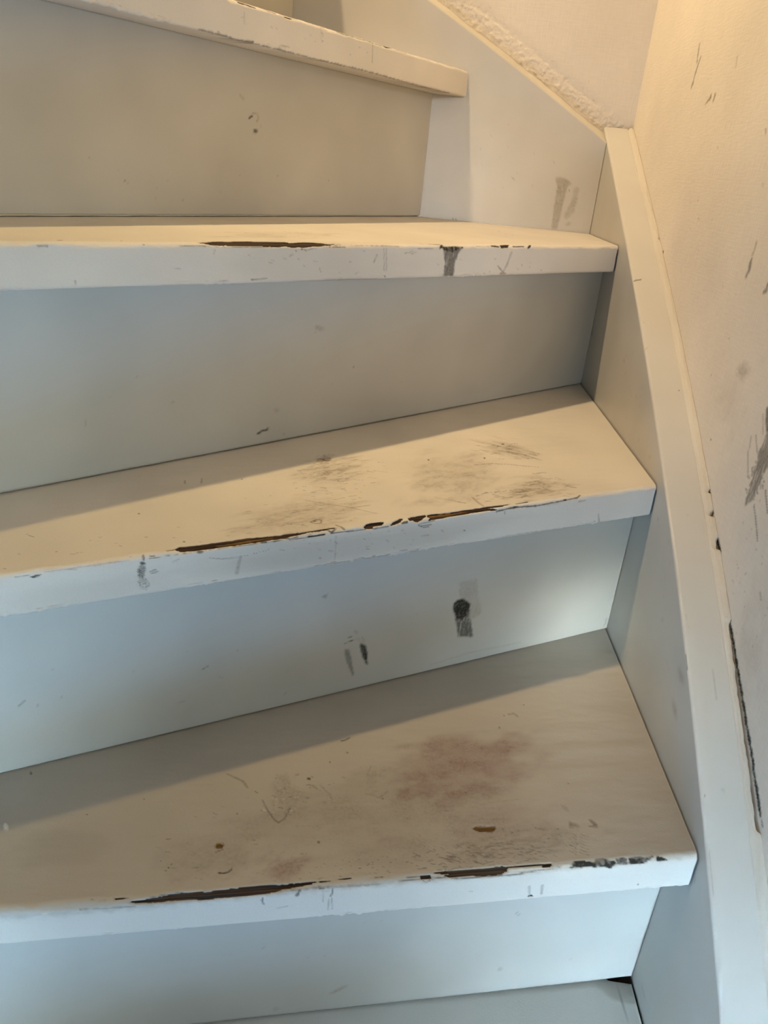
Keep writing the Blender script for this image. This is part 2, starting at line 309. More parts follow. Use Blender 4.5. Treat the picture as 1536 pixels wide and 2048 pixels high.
    ('B', 'dark', 0.8, [0.04504, -0.0245], [-0.00084, -9e-05], [-0.00021, -0.00085], 0.5, 0.2, 3, 3, 0),
    ('L', 'dark', 0.3, [[0.1776, -0.01702], [0.17496, -0.01731]], 0.0004, 0.00042, 0.00032),
    ('L', 'grime', 0.3, [[0.48876, -0.02973], [0.48138, -0.03072]], 0.00046, 0.00037, 0.00028),
  ],
  'tread2': [
    ('P', 'wood', 1, [[0.46253, 0.00385], [0.45834, 0.00658], [0.44661, 0.00542], [0.43324, 0.00545], [0.41137, 0.00641], [0.38637, 0.00408], [0.36902, 0.00466], [0.37071, 0.00248], [0.38122, -0.00046], [0.40138, -0.00103], [0.41648, -0.00105], [0.43341, -0.00113], [0.44882, -0.00098], [0.45858, 0.00024]], 0.00045, 0.00057, 0),
    ('P', 'amber', 1, [[0.43292, 0.00286], [0.41215, 0.00409], [0.39012, 0.00346], [0.40822, 0.00119], [0.43087, -0.00011]], 0.00057, 0.00085, 0),
    ('B', 'tar', 0.75, [0.44528, -0.0029], [-0.00321, -0.0001], [-0.00035, -0.00184], 0.4, 0.4, 3, 3, 0),
    ('L', 'wood', 1, [[0.46757, 0.00302], [0.46345, 0.00294]], 0.00059, 0.00043, 0.00032),
    ('L', 'dark', 0.8, [[0.47991, -0.00278], [0.46972, -0.00206], [0.44883, -0.00216]], 0.0003, 0.00024, 0.0004),
    ('L', 'dark', 0.6, [[0.44349, -0.00219], [0.43085, -0.00211], [0.4172, -0.00255], [0.39673, -0.00233], [0.38546, -0.00232]], 0.00028, 0.00026, 0.00051),
    ('L', 'dark', 0.85, [[0.47952, -0.00053], [0.47717, -0.0009]], 0.00051, 0.00031, 0.00039),
    ('L', 'tar', 0.8, [[0.39944, -0.00193], [0.39636, -0.00197]], 0.00074, 0.00035, 0.00035),
    ('L', 'tar', 0.75, [[0.3808, -0.00093], [0.37675, -0.00275], [0.37085, -0.0011]], 0.00072, 0.0004, 0.00054),
    ('L', 'tar', 0.6, [[0.39013, -0.00288], [0.38348, -0.00261]], 0.00044, 0.00035, 0.00035),
    ('L', 'wood', 1, [[0.37701, 0.00171], [0.36037, 0.00298], [0.34065, 0.00352]], 0.0012, 0.00048, 0.0006),
    ('L', 'wood', 0.9, [[0.36226, -0.00295], [0.35653, -0.00314], [0.34914, -0.0027]], 0.0007, 0.00037, 0.00046),
    ('L', 'dark', 0.85, [[0.34416, -0.00234], [0.32805, -0.00288], [0.31416, -0.00328]], 0.00048, 0.00034, 0.00039),
    ('L', 'dark', 0.75, [[0.37749, -0.00389], [0.36952, -0.00338], [0.36146, -0.00286]], 0.00039, 0.00032, 0.00045),
    ('L', 'tar', 0.75, [[0.34635, 0.00108], [0.34338, -0.0016], [0.33935, 0.00175]], 0.0007, 0.00047, 0.00047),
    ('L', 'tar', 0.6, [[0.33674, 0.00749], [0.33414, 0.00206], [0.3325, -0.00055]], 0.00068, 0.00062, 0.00062),
    ('P', 'wood', 1, [[0.31527, -0.00075], [0.31205, 0.00309], [0.29599, 0.00321], [0.29984, -0.00065], [0.30776, -0.00133], [0.30795, -0.00391], [0.31374, -0.00312]], 0.00035, 0.0004, 0),
    ('L', 'dark', 0.85, [[0.3075, -0.00398], [0.29461, -0.00354]], 0.0005, 0.0003, 0.0003),
    ('P', 'wood', 0.9, [[0.29288, -0.0029], [0.2895, -0.00072], [0.28145, 0.00488], [0.27947, 0.00431], [0.28273, -0.00029], [0.28664, -0.00198], [0.29099, -0.00359]], 0.00041, 0.00061, 0),
    ('L', 'pale', 0.9, [[0.32823, -0.00071], [0.32134, -0.00079], [0.31611, -0.00107]], 0.00073, 0.00049, 0.00058),
    ('P', 'tar', 0.8, [[0.28252, -0.00208], [0.27952, -0.00027], [0.27583, -0.00031], [0.27738, -0.00276], [0.28101, -0.00316]], 0.00041, 0.00052, 0),
    ('P', 'wood', 1, [[0.27469, 0.00293], [0.27124, 0.00493], [0.25833, 0.00526], [0.25772, 0.00306], [0.26399, -0.00185], [0.2671, -0.00323], [0.27101, -0.00183], [0.26928, -0.00072], [0.27493, 3e-05]], 0.00037, 0.00037, 0),
    ('P', 'wood', 1, [[0.25588, 0.00456], [0.23467, 0.00364], [0.22545, 0.00415], [0.19966, 0.00486], [0.17212, 0.00372], [0.18215, 0.00158], [0.19904, 0.002], [0.18924, -0.00173], [0.20027, -0.00084], [0.21746, -0.00124], [0.23075, -0.00208], [0.25006, -0.00299], [0.25671, -0.00325], [0.25418, -0.00089], [0.25671, 0.00075]], 0.00039, 0.00044, 0),
    ('P', 'amber', 1, [[0.25517, 0.00334], [0.23522, 0.00276], [0.21799, 0.00257], [0.23689, -0.00039], [0.25334, -0.0001]], 0.00066, 0.00066, 0),
    ('L', 'wood', 1, [[0.16688, 0.00282], [0.15412, 0.00318]], 0.00069, 0.00055, 0.00041),
    ('L', 'dark', 0.85, [[0.18942, -0.00358], [0.17654, -0.00211], [0.16532, -0.00206], [0.14706, -0.00331]], 0.00079, 0.00048, 0.00073),
    ('L', 'dark', 0.85, [[0.14706, -0.00331], [0.1344, -0.00266], [0.11423, -0.00138], [0.09989, -0.00058], [0.09491, 0.00256]], 0.00071, 0.00052, 0.00065),
    ('B', 'tar', 0.9, [0.11429, -0.00113], [-0.00284, 0.00016], [-0.00016, -0.00138], 0.5, 0.3, 3, 3, 0),
    ('B', 'tar', 0.8, [0.16922, -0.00135], [-0.00375, 2e-05], [-0.00025, -0.00126], 0.5, 0.3, 3, 3, 0),
    ('L', 'pale', 0.9, [[0.1988, 0.00086], [0.1863, -0.00069], [0.1782, 0.00047]], 0.00088, 0.00047, 0.00058),
    ('L', 'pale', 0.7, [[0.17024, 0.00044], [0.14286, 0.00063], [0.11366, 0.00178]], 0.0013, 0.00089, 0.00104),
    ('L', 'dark', 0.75, [[0.26681, -0.00551], [0.25088, -0.00402]], 0.00037, 0.00037, 0.00027),
    ('L', 'dark', 0.75, [[0.26376, -0.00726], [0.25427, -0.00718]], 0.00038, 0.00038, 0.00027),
    ('L', 'dark', 0.75, [[0.26165, -0.0089], [0.25597, -0.00876]], 0.00038, 0.00038, 0.00027),
    ('L', 'dark', 0.75, [[0.26675, -0.00596], [0.26268, -0.00831]], 0.00037, 0.00037, 0.00027),
    ('P', 'tar', 0.85, [[0.55506, -0.00428], [0.5526, -0.00323], [0.54905, -0.00347], [0.55034, -0.00472], [0.55395, -0.0052]], 0.00026, 0.00022, 0),
    ('L', 'dark', 0.5, [[0.56427, -0.00233], [0.55842, -0.00224], [0.55114, -0.00348]], 0.00029, 0.00029, 0.00036),
    ('L', 'grime', 0.6, [[0.53202, -0.00265], [0.52742, -0.00304]], 0.00037, 0.00037, 0.00022),
    ('L', 'grime', 0.4, [[0.54653, -0.0017], [0.52204, -0.00169], [0.49317, -0.00144]], 0.00047, 0.00056, 0.00075),
    ('B', 'grime', 0.6, [0.08722, 0.12197], [-0.02845, -0.03104], [0.02948, -0.03], 0.8, 0.8, 2, 6, 0.7),
    ('B', 'grime', 0.65, [0.12403, 0.02846], [-0.04708, -0.00269], [0.01804, -0.03135], 0.8, 0.9, 2.5, 6, 0.6),
    ('B', 'grime', 0.6, [0.28894, 0.11462], [-0.05093, 0.00764], [0.01498, -0.03959], 0.8, 0.9, 2.5, 5, 0.65),
    ('B', 'grime', 0.95, [0.28842, 0.14064], [-0.01466, 0.0032], [0.00695, -0.01583], 0.9, 0.7, 4, 4, 0.3),
    ('B', 'grime', 0.45, [0.35653, 0.03239], [-0.06861, 0.00191], [0.01506, -0.03847], 0.8, 0.8, 3, 5, 0.5),
    ('B', 'grime', 0.42, [0.18897, 0.07664], [-0.07764, 0.00078], [0.04189, -0.06692], 0.8, 0.9, 3, 4, 0.5),
    ('B', 'grime', 0.22, [0.37488, 0.02806], [-0.03344, 0.00168], [0.01215, -0.03323], 0.8, 0.9, 3, 4, 0.5),
    ('L', 'grime', 0.6, [[0.19815, 0.02488], [0.19942, 0.01517], [0.1996, 0.00647]], 0.0012, 0.00137, 0.00068),
    ('L', 'grime', 0.5, [[0.23018, 0.03364], [0.22096, 0.02554], [0.21154, 0.01633]], 0.00103, 0.00137, 0.00103),
    ('S', 'dark', 0.55, [0.16785, 0.02235], [-0.03153, -0.0016], [0.00832, -0.01165], 50, 0.00251, 0.01002, 0.00042, -3.01, 11),
    ('S', 'dark', 0.5, [0.09194, 0.11547], [-0.02743, -0.02747], [0.01874, -0.02577], 34, 0.00259, 0.01138, 0.00045, -2.685, 12),
    ('S', 'dark', 0.5, [0.28707, 0.10783], [-0.04859, 0.00281], [0.01976, -0.04285], 60, 0.00184, 0.00827, 0.0004, -2.895, 13),
    ('S', 'dark', 0.45, [0.112, 0.02527], [-0.02658, -0.00705], [0.02109, -0.0264], 40, 0.00184, 0.00645, 0.0004, -2.623, 14),
    ('S', 'dark', 0.45, [0.35676, 0.04236], [-0.06872, 0.00066], [0.01811, -0.04526], 46, 0.00167, 0.00919, 0.00032, -3.098, 15),
    ('S', 'dark', 0.6, [0.47656, 0.01461], [-0.09663, -0.00115], [0.00532, -0.02713], 18, 0.00068, 0.00203, 0.00032, -3.074, 16),
    ('L', 'dark', 0.5, [[0.14984, 0.09338], [0.12972, 0.09261], [0.11348, 0.08585], [0.0879, 0.07261]], 0.00046, 0.00062, 0.00062),
    ('L', 'dark', 0.55, [[0.10303, 0.12107], [0.08301, 0.11038], [0.07396, 0.09051]], 0.0008, 0.0008, 0.00064),
    ('L', 'dark', 0.6, [[0.09392, 0.0242], [0.09021, 0.02073], [0.08665, 0.01854]], 0.00073, 0.00058, 0.00036),
    ('L', 'dark', 0.6, [[0.10548, 0.05936], [0.09055, 0.05826]], 0.00053, 0.00061, 0.00045),
    ('L', 'dark', 0.5, [[0.36045, 0.03843], [0.34714, 0.03964], [0.33432, 0.03906]], 0.00041, 0.00045, 0.00032),
    ('L', 'dark', 0.45, [[0.34141, 0.05871], [0.31177, 0.03476], [0.29519, 0.01782]], 0.00039, 0.00046, 0.00033),
    ('L', 'dark', 0.45, [[0.31177, 0.03476], [0.29342, 0.03483]], 0.00039, 0.00046, 0.00033),
    ('L', 'dark', 0.45, [[0.31772, 0.05326], [0.30698, 0.05464]], 0.0004, 0.00047, 0.00033),
    ('L', 'dark', 0.6, [[0.35289, 0.01882], [0.34769, 0.02112], [0.34391, 0.01907], [0.34649, 0.01411], [0.35133, 0.01458], [0.35361, 0.01808]], 0.00053, 0.00043, 0.00037),
    ('B', 'dark', 0.8, [0.34953, 0.01879], [-0.0015, -0.00044], [0.00058, -0.00136], 0.5, 0.3, 3, 3, 0),
    ('B', 'dark', 0.8, [0.08336, 0.13979], [-0.00223, -0.0005], [0.00176, -0.00246], 0.5, 0.3, 3, 3, 0),
    ('B', 'dark', 0.85, [0.12873, 0.10796], [-0.0013, -0.00031], [0.00152, -0.00223], 0.4, 0.2, 3, 3, 0),
    ('B', 'dark', 0.9, [0.18824, 0.11724], [-0.00089, -0.00021], [0.00123, -0.00208], 0.4, 0.2, 3, 3, 0),
    ('B', 'dark', 0.8, [0.29713, 0.09021], [-0.00078, -0.0002], [0.00073, -0.0016], 0.4, 0.2, 3, 3, 0),
    ('B', 'dark', 0.8, [0.37646, 0.11488], [-0.00082, -0.00021], [0.00047, -0.0014], 0.4, 0.2, 3, 3, 0),
    ('L', 'dark', 0.6, [[0.42294, 0.12458], [0.42517, 0.11611]], 0.00042, 0.00052, 0.00039),
    ('L', 'dark', 0.6, [[0.40823, 0.1254], [0.41166, 0.11482]], 0.00046, 0.00053, 0.00039),
    ('L', 'dark', 0.5, [[0.552, 0.0555], [0.54783, 0.04931]], 0.0003, 0.00041, 0.0003),
    ('L', 'dark', 0.5, [[0.52861, 0.01659], [0.52588, 0.01574], [0.52374, 0.01736]], 0.00033, 0.0004, 0.0003),
    ('B', 'dark', 0.8, [0.53659, 0.0229], [-0.0006, -0.00019], [0.00013, -0.00103], 0.4, 0.2, 3, 3, 0),
    ('B', 'dark', 0.8, [0.47263, 0.06849], [-0.00077, -0.00022], [0.00026, -0.00124], 0.4, 0.2, 3, 3, 0),
    ('B', 'dark', 0.8, [0.45309, 0.01317], [-0.00086, -0.00026], [0.00032, -0.00123], 0.4, 0.2, 3, 3, 0),
    ('B', 'tar', 0.8, [0.48588, -0.0119], [-0.00335, -0.00017], [0.00056, -0.00731], 0.5, 0.5, 3, 9, 0.45),
    ('B', 'tar', 0.8, [0.48503, -0.00583], [-0.00233, -0.00038], [6e-05, -0.00192], 0.5, 0.5, 3, 3, 0),
    ('B', 'tar', 0.6, [0.48483, -0.0219], [-0.00469, -0.00163], [0.00016, -0.00551], 0.5, 0.6, 2, 9, 1),
    ('L', 'tar', 0.7, [[0.48395, 0.00109], [0.48428, -0.00324]], 0.00059, 0.00039, 0.00039),
    ('L', 'tar', 0.6, [[0.48019, -0.01325], [0.47607, -0.01197]], 0.0004, 0.0004, 0.00024),
    ('L', 'tar', 0.6, [[0.47886, -0.01465], [0.47475, -0.01377]], 0.0004, 0.0004, 0.00024),
    ('L', 'grime', 0.4, [[0.46465, -0.00795], [0.46011, -0.00631]], 0.00041, 0.00041, 0.00024),
    ('L', 'grime', 0.45, [[0.41514, -0.01182], [0.4169, -0.01811], [0.41791, -0.02458]], 0.00109, 0.00109, 0.00044),
    ('L', 'dark', 0.5, [[0.43844, -0.00895], [0.43077, -0.01097], [0.42486, -0.01171], [0.4159, -0.0117]], 0.00032, 0.00034, 0.00017),
    ('B', 'dark', 0.5, [0.41213, -0.01147], [-0.00068, -0.00011], [-1e-05, -0.00049], 0.5, 0.2, 3, 3, 0),
    ('B', 'dark', 0.5, [0.40986, -0.01117], [-0.00069, -0.00011], [-1e-05, -0.00049], 0.5, 0.2, 3, 3, 0),
    ('B', 'dark', 0.5, [0.40759, -0.01086], [-0.00069, -0.00011], [-1e-05, -0.0005], 0.5, 0.2, 3, 3, 0),
    ('B', 'dark', 0.5, [0.40531, -0.01056], [-0.00069, -0.00011], [-1e-05, -0.0005], 0.5, 0.2, 3, 3, 0),
    ('B', 'dark', 0.5, [0.40302, -0.01025], [-0.00069, -0.00011], [-1e-05, -0.0005], 0.5, 0.2, 3, 3, 0),
    ('B', 'dark', 0.5, [0.40072, -0.00995], [-0.0007, -0.00011], [-2e-05, -0.0005], 0.5, 0.2, 3, 3, 0),
    ('B', 'dark', 0.5, [0.39842, -0.00964], [-0.0007, -0.00011], [-2e-05, -0.0005], 0.5, 0.2, 3, 3, 0),
    ('B', 'dark', 0.5, [0.39611, -0.00933], [-0.0007, -0.00011], [-2e-05, -0.0005], 0.5, 0.2, 3, 3, 0),
    ('B', 'dark', 0.5, [0.39379, -0.00902], [-0.0007, -0.00011], [-2e-05, -0.0005], 0.5, 0.2, 3, 3, 0),
    ('L', 'grime', 0.5, [[0.42611, -0.03025], [0.41552, -0.03084], [0.40979, -0.03016]], 0.00044, 0.00044, 0.00044),
    ('L', 'grime', 0.4, [[0.39229, -0.02891], [0.37825, -0.03043]], 0.00046, 0.00046, 0.00037),
    ('L', 'dark', 0.3, [[0.33973, -0.00552], [0.33945, -0.02635]], 0.00036, 0.00048, 0.00024),
    ('B', 'grime', 0.5, [0.35197, -0.02262], [-0.00211, -0.00033], [-9e-05, -0.00131], 0.7, 0.4, 3, 3, 0),
    ('L', 'dark', 0.5, [[0.35777, -0.02995], [0.34095, -0.02919], [0.32579, -0.02987], [0.29001, -0.02923]], 0.00042, 0.0004, 0.0005),
    ('L', 'dark', 0.45, [[0.27226, -0.02968], [0.25213, -0.02998], [0.21719, -0.03097]], 0.00048, 0.00045, 0.00056),
    ('L', 'dark', 0.4, [[0.26256, -0.01647], [0.25539, -0.01658]], 0.00038, 0.00043, 0.00033),
    ('L', 'dark', 0.45, [[0.28101, -0.02697], [0.2744, -0.02752]], 0.0004, 0.00043, 0.00032),
    ('L', 'grime', 0.4, [[0.19407, -0.03004], [0.1756, -0.0293], [0.14822, -0.02923], [0.10767, -0.03133]], 0.00063, 0.00076, 0.00076),
    ('B', 'dark', 0.6, [0.21987, -0.01737], [-0.00129, -0.00018], [-0.00015, -0.00096], 0.5, 0.3, 3, 3, 0),
    ('L', 'grime', 0.5, [[0.07003, -0.02099], [0.06668, -0.03122]], 0.00071, 0.00071, 0.00043),
    ('L', 'dark', 0.5, [[0.18028, -0.00472], [0.17982, -0.00714]], 0.00045, 0.00048, 0.00036),
    ('L', 'dark', 0.4, [[0.09761, -0.00505], [0.09055, -0.00488]], 0.00067, 0.00067, 0.0004),
    ('S', 'grime', 0.5, [0.32721, -0.01293], [-0.08681, -0.00181], [-0.00103, -0.01233], 30, 0.00094, 0.00375, 0.00032, -2.721, 17),
    ('B', 'film', 0.38, [0.31812, -0.01734], [-0.19232, -0.00088], [-0.00037, -0.02182], 0.8, 0.3, 3, 3, 0),
    ('B', 'film', 0.2, [0.51376, -0.02528], [-0.09774, 0.00143], [0.00116, -0.02319], 0.8, 0.3, 3, 3, 0),
  ],
  'tread3': [
    ('P', 'wood', 1, [[0.59179, 0.00261], [0.57606, 0.01199], [0.55074, 0.01648], [0.49906, 0.01658], [0.49951, 0.01032], [0.47986, 0.01454], [0.46427, 0.0106], [0.4628, -6e-05], [0.47703, -0.00115], [0.49089, -0.00222], [0.50446, -0.00246], [0.50966, -0.0011], [0.51772, -0.00172], [0.54078, -0.00105], [0.55541, -0.00093], [0.57319, -0.00083], [0.58118, -0.00014]], 0.0003, 0.00039, 0),
    ('L', 'wood', 0.9, [[0.60284, 0.00482], [0.58829, 0.00559]], 0.00053, 0.00041, 0.00035),
    ('L', 'wood', 0.8, [[0.46669, -8e-05], [0.44714, 0.00662], [0.42565, 0.01259]], 0.00078, 0.00057, 0.00113),
    ('L', 'tar', 0.7, [[0.46035, -0.00253], [0.44618, -0.00207]], 0.00057, 0.0004, 0.0004),
    ('L', 'dark', 0.6, [[0.60811, -0.00155], [0.59119, -0.00183], [0.57362, -0.00213], [0.54598, -0.00241], [0.51666, -0.0027]], 0.00029, 0.00027, 0.00054),
    ('S', 'tar', 0.7, [0.4749, -0.00053], [-0.02727, 0.00014], [0.00343, -0.00549], 22, 0.00109, 0.00382, 0.00041, 3.137, 21),
    ('L', 'dark', 0.8, [[0.36789, 0.00688], [0.3454, 0.00435], [0.3236, 0.00168]], 0.00068, 0.00048, 0.0004),
    ('B', 'tar', 0.95, [0.32235, -0.00094], [-0.00286, 1e-05], [0.00269, -0.00405], 0.5, 0.4, 3, 3, 0),
    ('L', 'dark', 0.5, [[0.44078, 0.00047], [0.40508, -0.00062], [0.37964, -0.00095]], 0.0004, 0.00037, 0.00062),
    ('L', 'dark', 0.5, [[0.35536, -0.00358], [0.33466, -0.00354]], 0.00045, 0.00042, 0.00042),
    ('P', 'tar', 0.72, [[0.31999, -0.00211], [0.29127, -0.00202], [0.29727, -0.00587], [0.30158, -0.0184], [0.30094, -0.02963], [0.3136, -0.02938], [0.31415, -0.01827], [0.31786, -0.00587]], 0.0012, 0.00112, 0.45),
    ('P', 'tar', 0.95, [[0.31999, -0.00211], [0.31083, -0.00066], [0.29127, -0.00202], [0.29895, -0.00491], [0.30591, -0.0073], [0.31731, -0.00493]], 0.00074, 0.00089, 0.3),
    ('P', 'tar', 0.6, [[0.31357, -0.02551], [0.30168, -0.0257], [0.30094, -0.02963], [0.3136, -0.02938]], 0.00091, 0.00076, 0),
    ('L', 'tar', 0.95, [[0.24634, -0.00014], [0.23391, -0.00084]], 0.00103, 0.00055, 0.00039),
    ('P', 'tar', 1, [[0.23081, 0.00136], [0.21341, 0.00389], [0.21947, -0.0018], [0.23024, -0.00234]], 0.00056, 0.0004, 0),
    ('L', 'tar', 0.9, [[0.2088, -0.00023], [0.19135, -0.00042]], 0.00097, 0.00057, 0.00049),
    ('B', 'tar', 0.95, [0.18077, -0.00011], [-0.00313, 1e-05], [0.00467, -0.00429], 0.4, 0.3, 3, 3, 0),
    ('L', 'dark', 0.5, [[0.26933, -0.00049], [0.24952, -0.0004]], 0.00047, 0.00047, 0.00047),
    ('L', 'grime', 0.6, [[0.3997, -0.00366], [0.3969, -0.02324]], 0.00051, 0.00051, 0.00026),
    ('L', 'grime', 0.6, [[0.39687, -0.00366], [0.39403, -0.02329]], 0.00051, 0.00051, 0.00026),
    ('L', 'wood', 0.6, [[0.39595, -0.02822], [0.39379, -0.03008]], 0.00052, 0.00052, 0.00039),
    ('L', 'dark', 0.5, [[0.23157, -0.02118], [0.21856, -0.02967]], 0.00081, 0.00081, 0.00065),
    ('L', 'grime', 0.4, [[0.21212, -0.00743], [0.21659, -0.02032], [0.22283, -0.02959]], 0.00122, 0.00163, 0.00081),
    ('L', 'dark', 0.5, [[0.22635, -0.02901], [0.21698, -0.02918]], 0.00082, 0.00082, 0.00066),
    ('L', 'grime', 0.5, [[0.41071, -0.0155], [0.40773, -0.00936]], 0.00078, 0.00075, 0.0005),
    ('S', 'grime', 0.5, [0.36423, -0.00723], [-0.01003, -1e-05], [-0.00021, -0.00136], 8, 0.00134, 0.00335, 0.00041, -3.14, 22),
    ('B', 'dark', 0.85, [0.63704, -0.00065], [-0.00117, 1e-05], [2e-05, -0.00062], 0.5, 0.3, 3, 3, 0),
    ('B', 'dark', 0.85, [0.64399, -0.00069], [-0.00061, 0.0], [2e-05, -0.00041], 0.5, 0.3, 3, 3, 0),
    ('B', 'dark', 0.85, [0.50011, -0.00585], [-0.00078, -0.0], [-5e-05, -0.0008], 0.5, 0.3, 3, 3, 0),
    ('B', 'dark', 0.85, [0.53342, -0.01757], [-0.00049, -1e-05], [-1e-05, -0.00039], 0.5, 0.3, 3, 3, 0),
    ('B', 'dark', 0.85, [0.65049, 0.00755], [-0.00059, 3e-05], [0.00134, -0.00273], 0.5, 0.3, 3, 3, 0),
    ('P', 'grime', 0.6, [[0.7129, -0.00171], [0.70567, -0.00168], [0.70615, -0.00359], [0.7074, -0.00264], [0.71167, -0.00265], [0.71273, -0.00361]], 0.00034, 0.00027, 0),
    ('P', 'grime', 0.5, [[0.69547, 0.00991], [0.69194, 0.01014], [0.69481, 0.0049], [0.69725, 0.00476]], 0.0004, 0.0002, 0),
    ('L', 'dark', 0.55, [[0.66447, 0.01995], [0.65509, 0.01526]], 0.00032, 0.00038, 0.00022),
    ('L', 'dark', 0.7, [[0.54427, -0.02802], [0.52859, -0.02758]], 0.00042, 0.00035, 0.00025),
    ('L', 'dark', 0.55, [[0.49959, -0.03234], [0.46693, -0.03149], [0.42604, -0.0316], [0.40314, -0.03169]], 0.00053, 0.00047, 0.00059),
    ('B', 'dark', 0.35, [0.44406, -0.0303], [-0.02936, -0.00023], [-0.00017, -0.00174], 0.9, 0.8, 3, 3, 0),
    ('L', 'dark', 0.6, [[0.6893, -0.02539], [0.68956, -0.02943]], 0.00027, 0.00028, 0.00018),
    ('L', 'dark', 0.3, [[0.61458, -0.01804], [0.60707, -0.01888]], 0.00031, 0.00033, 0.00025),
    ('L', 'grime', 0.4, [[0.57806, -0.00473], [0.57892, -0.00806]], 0.00044, 0.00044, 0.00022),
    ('B', 'pink', 0.5, [0.56969, -0.02859], [-0.00643, -0.00015], [-1e-05, -0.00096], 0.7, 0.5, 3, 3, 0),
    ('L', 'grime', 0.4, [[0.73947, -0.03088], [0.70358, -0.03136], [0.65288, -0.03153], [0.59123, -0.03109]], 0.00037, 0.00037, 0.00029),
    ('S', 'grime', 0.75, [0.47471, 0.05808], [-0.07833, 0.00084], [0.02168, -0.02991], 40, 0.00191, 0.00861, 0.00046, -2.877, 23),
    ('B', 'grime', 0.3, [0.47471, 0.05808], [-0.09001, 0.00896], [0.02713, -0.03744], 0.8, 0.8, 3, 4, 0.5),
    ('S', 'dark', 0.6, [0.09576, 0.10542], [-0.04555, 0.00485], [0.04096, -0.03342], 8, 0.00229, 0.00573, 0.00065, 3.035, 24),
    ('L', 'dark', 0.5, [[0.06911, 0.29265], [0.01125, 0.27801], [-0.07093, 0.25114]], 0.00076, 0.0007, 0.00047),
    ('S', 'grime', 0.5, [0.33667, -0.01662], [-0.25775, -0.00237], [-0.00197, -0.01178], 24, 0.00142, 0.00499, 0.00043, -2.936, 25),
    ('B', 'film', 0.26, [0.47366, -0.01662], [-0.16971, -0.00176], [0.01895, -0.04566], 0.8, 0.3, 3, 3, 0),
  ],
  'tread4': [
    ('L', 'tar', 0.9, [[0.44987, 0.00011], [0.44061, 0.00062], [0.42699, -0.0005]], 0.00123, 0.00062, 0.00086),
    ('P', 'wood', 0.95, [[0.41523, 0.00159], [0.4096, 0.00259], [0.39509, 0.00228], [0.39645, 0.00039], [0.40874, -0.00011]], 0.00058, 0.00058, 0),
    ('P', 'wood', 0.95, [[0.3876, 0.00109], [0.37941, 0.0025], [0.37018, 0.00197], [0.37389, 7e-05], [0.3845, -0.00047]], 0.0006, 0.00046, 0),
    ('L', 'dark', 0.7, [[0.37015, 0.00155], [0.35921, 0.0017]], 0.00054, 0.00054, 0.0004),
    ('L', 'dark', 0.7, [[0.34723, 0.00198], [0.32997, 0.00221], [0.32061, 0.00151]], 0.0007, 0.00056, 0.0007),
    ('L', 'tar', 0.85, [[0.29787, 0.00064], [0.27701, 0.00068], [0.24365, 0.00058], [0.21343, 0.0007]], 0.00075, 0.0006, 0.0006),
    ('P', 'tar', 0.95, [[0.21047, 0.00164], [0.20011, 0.00243], [0.19132, 0.00094], [0.20385, -0.00039]], 0.00056, 0.0004, 0),
    ('L', 'dark', 0.6, [[0.18154, 0.00083], [0.15919, 0.00041]], 0.00062, 0.00066, 0.00049),
    ('L', 'tar', 0.55, [[0.4984, -0.03086], [0.47627, -0.03123], [0.44023, -0.03213], [0.40203, -0.03109], [0.35977, -0.03117], [0.31808, -0.03138], [0.26351, -0.0304], [0.20288, -0.03084], [0.13509, -0.0324], [0.04598, -0.03216]], 0.00094, 0.00087, 0.00159),
    ('B', 'tar', 0.8, [0.47567, -0.0288], [-0.00252, 1e-05], [-1e-05, -0.00078], 0.5, 0.4, 3, 3, 0),
    ('B', 'tar', 0.7, [0.24776, -0.03882], [-0.00291, 0.00035], [-0.00021, -0.00147], 0.5, 0.4, 3, 3, 0),
    ('L', 'tar', 0.7, [[0.44767, -0.03202], [0.42929, -0.03008]], 0.00113, 0.00077, 0.00064),
    ('L', 'dark', 0.4, [[0.23248, -0.00114], [0.23111, -0.01973]], 0.00063, 0.00078, 0.00055),
    ('L', 'dark', 0.25, [[0.44235, -0.00797], [0.44206, -0.01707]], 0.00047, 0.00063, 0.00031),
    ('L', 'dark', 0.2, [[0.32732, 0.00086], [0.32693, -0.01162]], 0.00053, 0.00071, 0.00035),
    ('S', 'dark', 0.4, [0.32872, -0.01054], [-0.13712, 0.00048], [-0.00087, -0.00886], 12, 0.00162, 0.00404, 0.00043, -3.131, 31),
    ('L', 'grime', 0.5, [[0.39111, -0.02694], [0.37744, -0.02623]], 0.00068, 0.00068, 0.00068),
  ],
  'riser4': [
    ('P', 'tar', 0.85, [[0.39088, 0.66689], [0.38865, 0.66849], [0.3871, 0.66769], [0.38559, 0.66829], [0.38564, 0.6697], [0.38793, 0.66949], [0.3894, 0.66796], [0.39085, 0.66596]], 0.0006, 0.0003, 0),
    ('B', 'tar', 0.85, [0.38975, 0.66722], [-0.00167, 0.00015], [-3e-05, -0.00084], 0.5, 0.3, 3, 3, 0),
    ('B', 'tar', 0.8, [0.38676, 0.66889], [-0.00153, 0.00014], [-3e-05, -0.00075], 0.5, 0.3, 3, 3, 0),
    ('B', 'tar', 0.78, [0.38083, 0.65518], [-0.00504, 0.00039], [-0.0009, -0.00304], 0.7, 0.5, 3, 3, 0),
    ('B', 'grime', 0.5, [0.37927, 0.66459], [-0.00271, 0.00023], [-5e-05, -0.00118], 0.7, 0.4, 3, 3, 0),
    ('L', 'grime', 0.4, [[0.38573, 0.67203], [0.3788, 0.6722], [0.3763, 0.66817], [0.37773, 0.6652]], 0.00075, 0.00098, 0.00045),
    ('L', 'grime', 0.35, [[0.40493, 0.68669], [0.39968, 0.6836]], 0.00108, 0.00144, 0.00043),
    ('L', 'grime', 0.3, [[0.37293, 0.66274], [0.37202, 0.65994]], 0.00057, 0.00076, 0.00038),
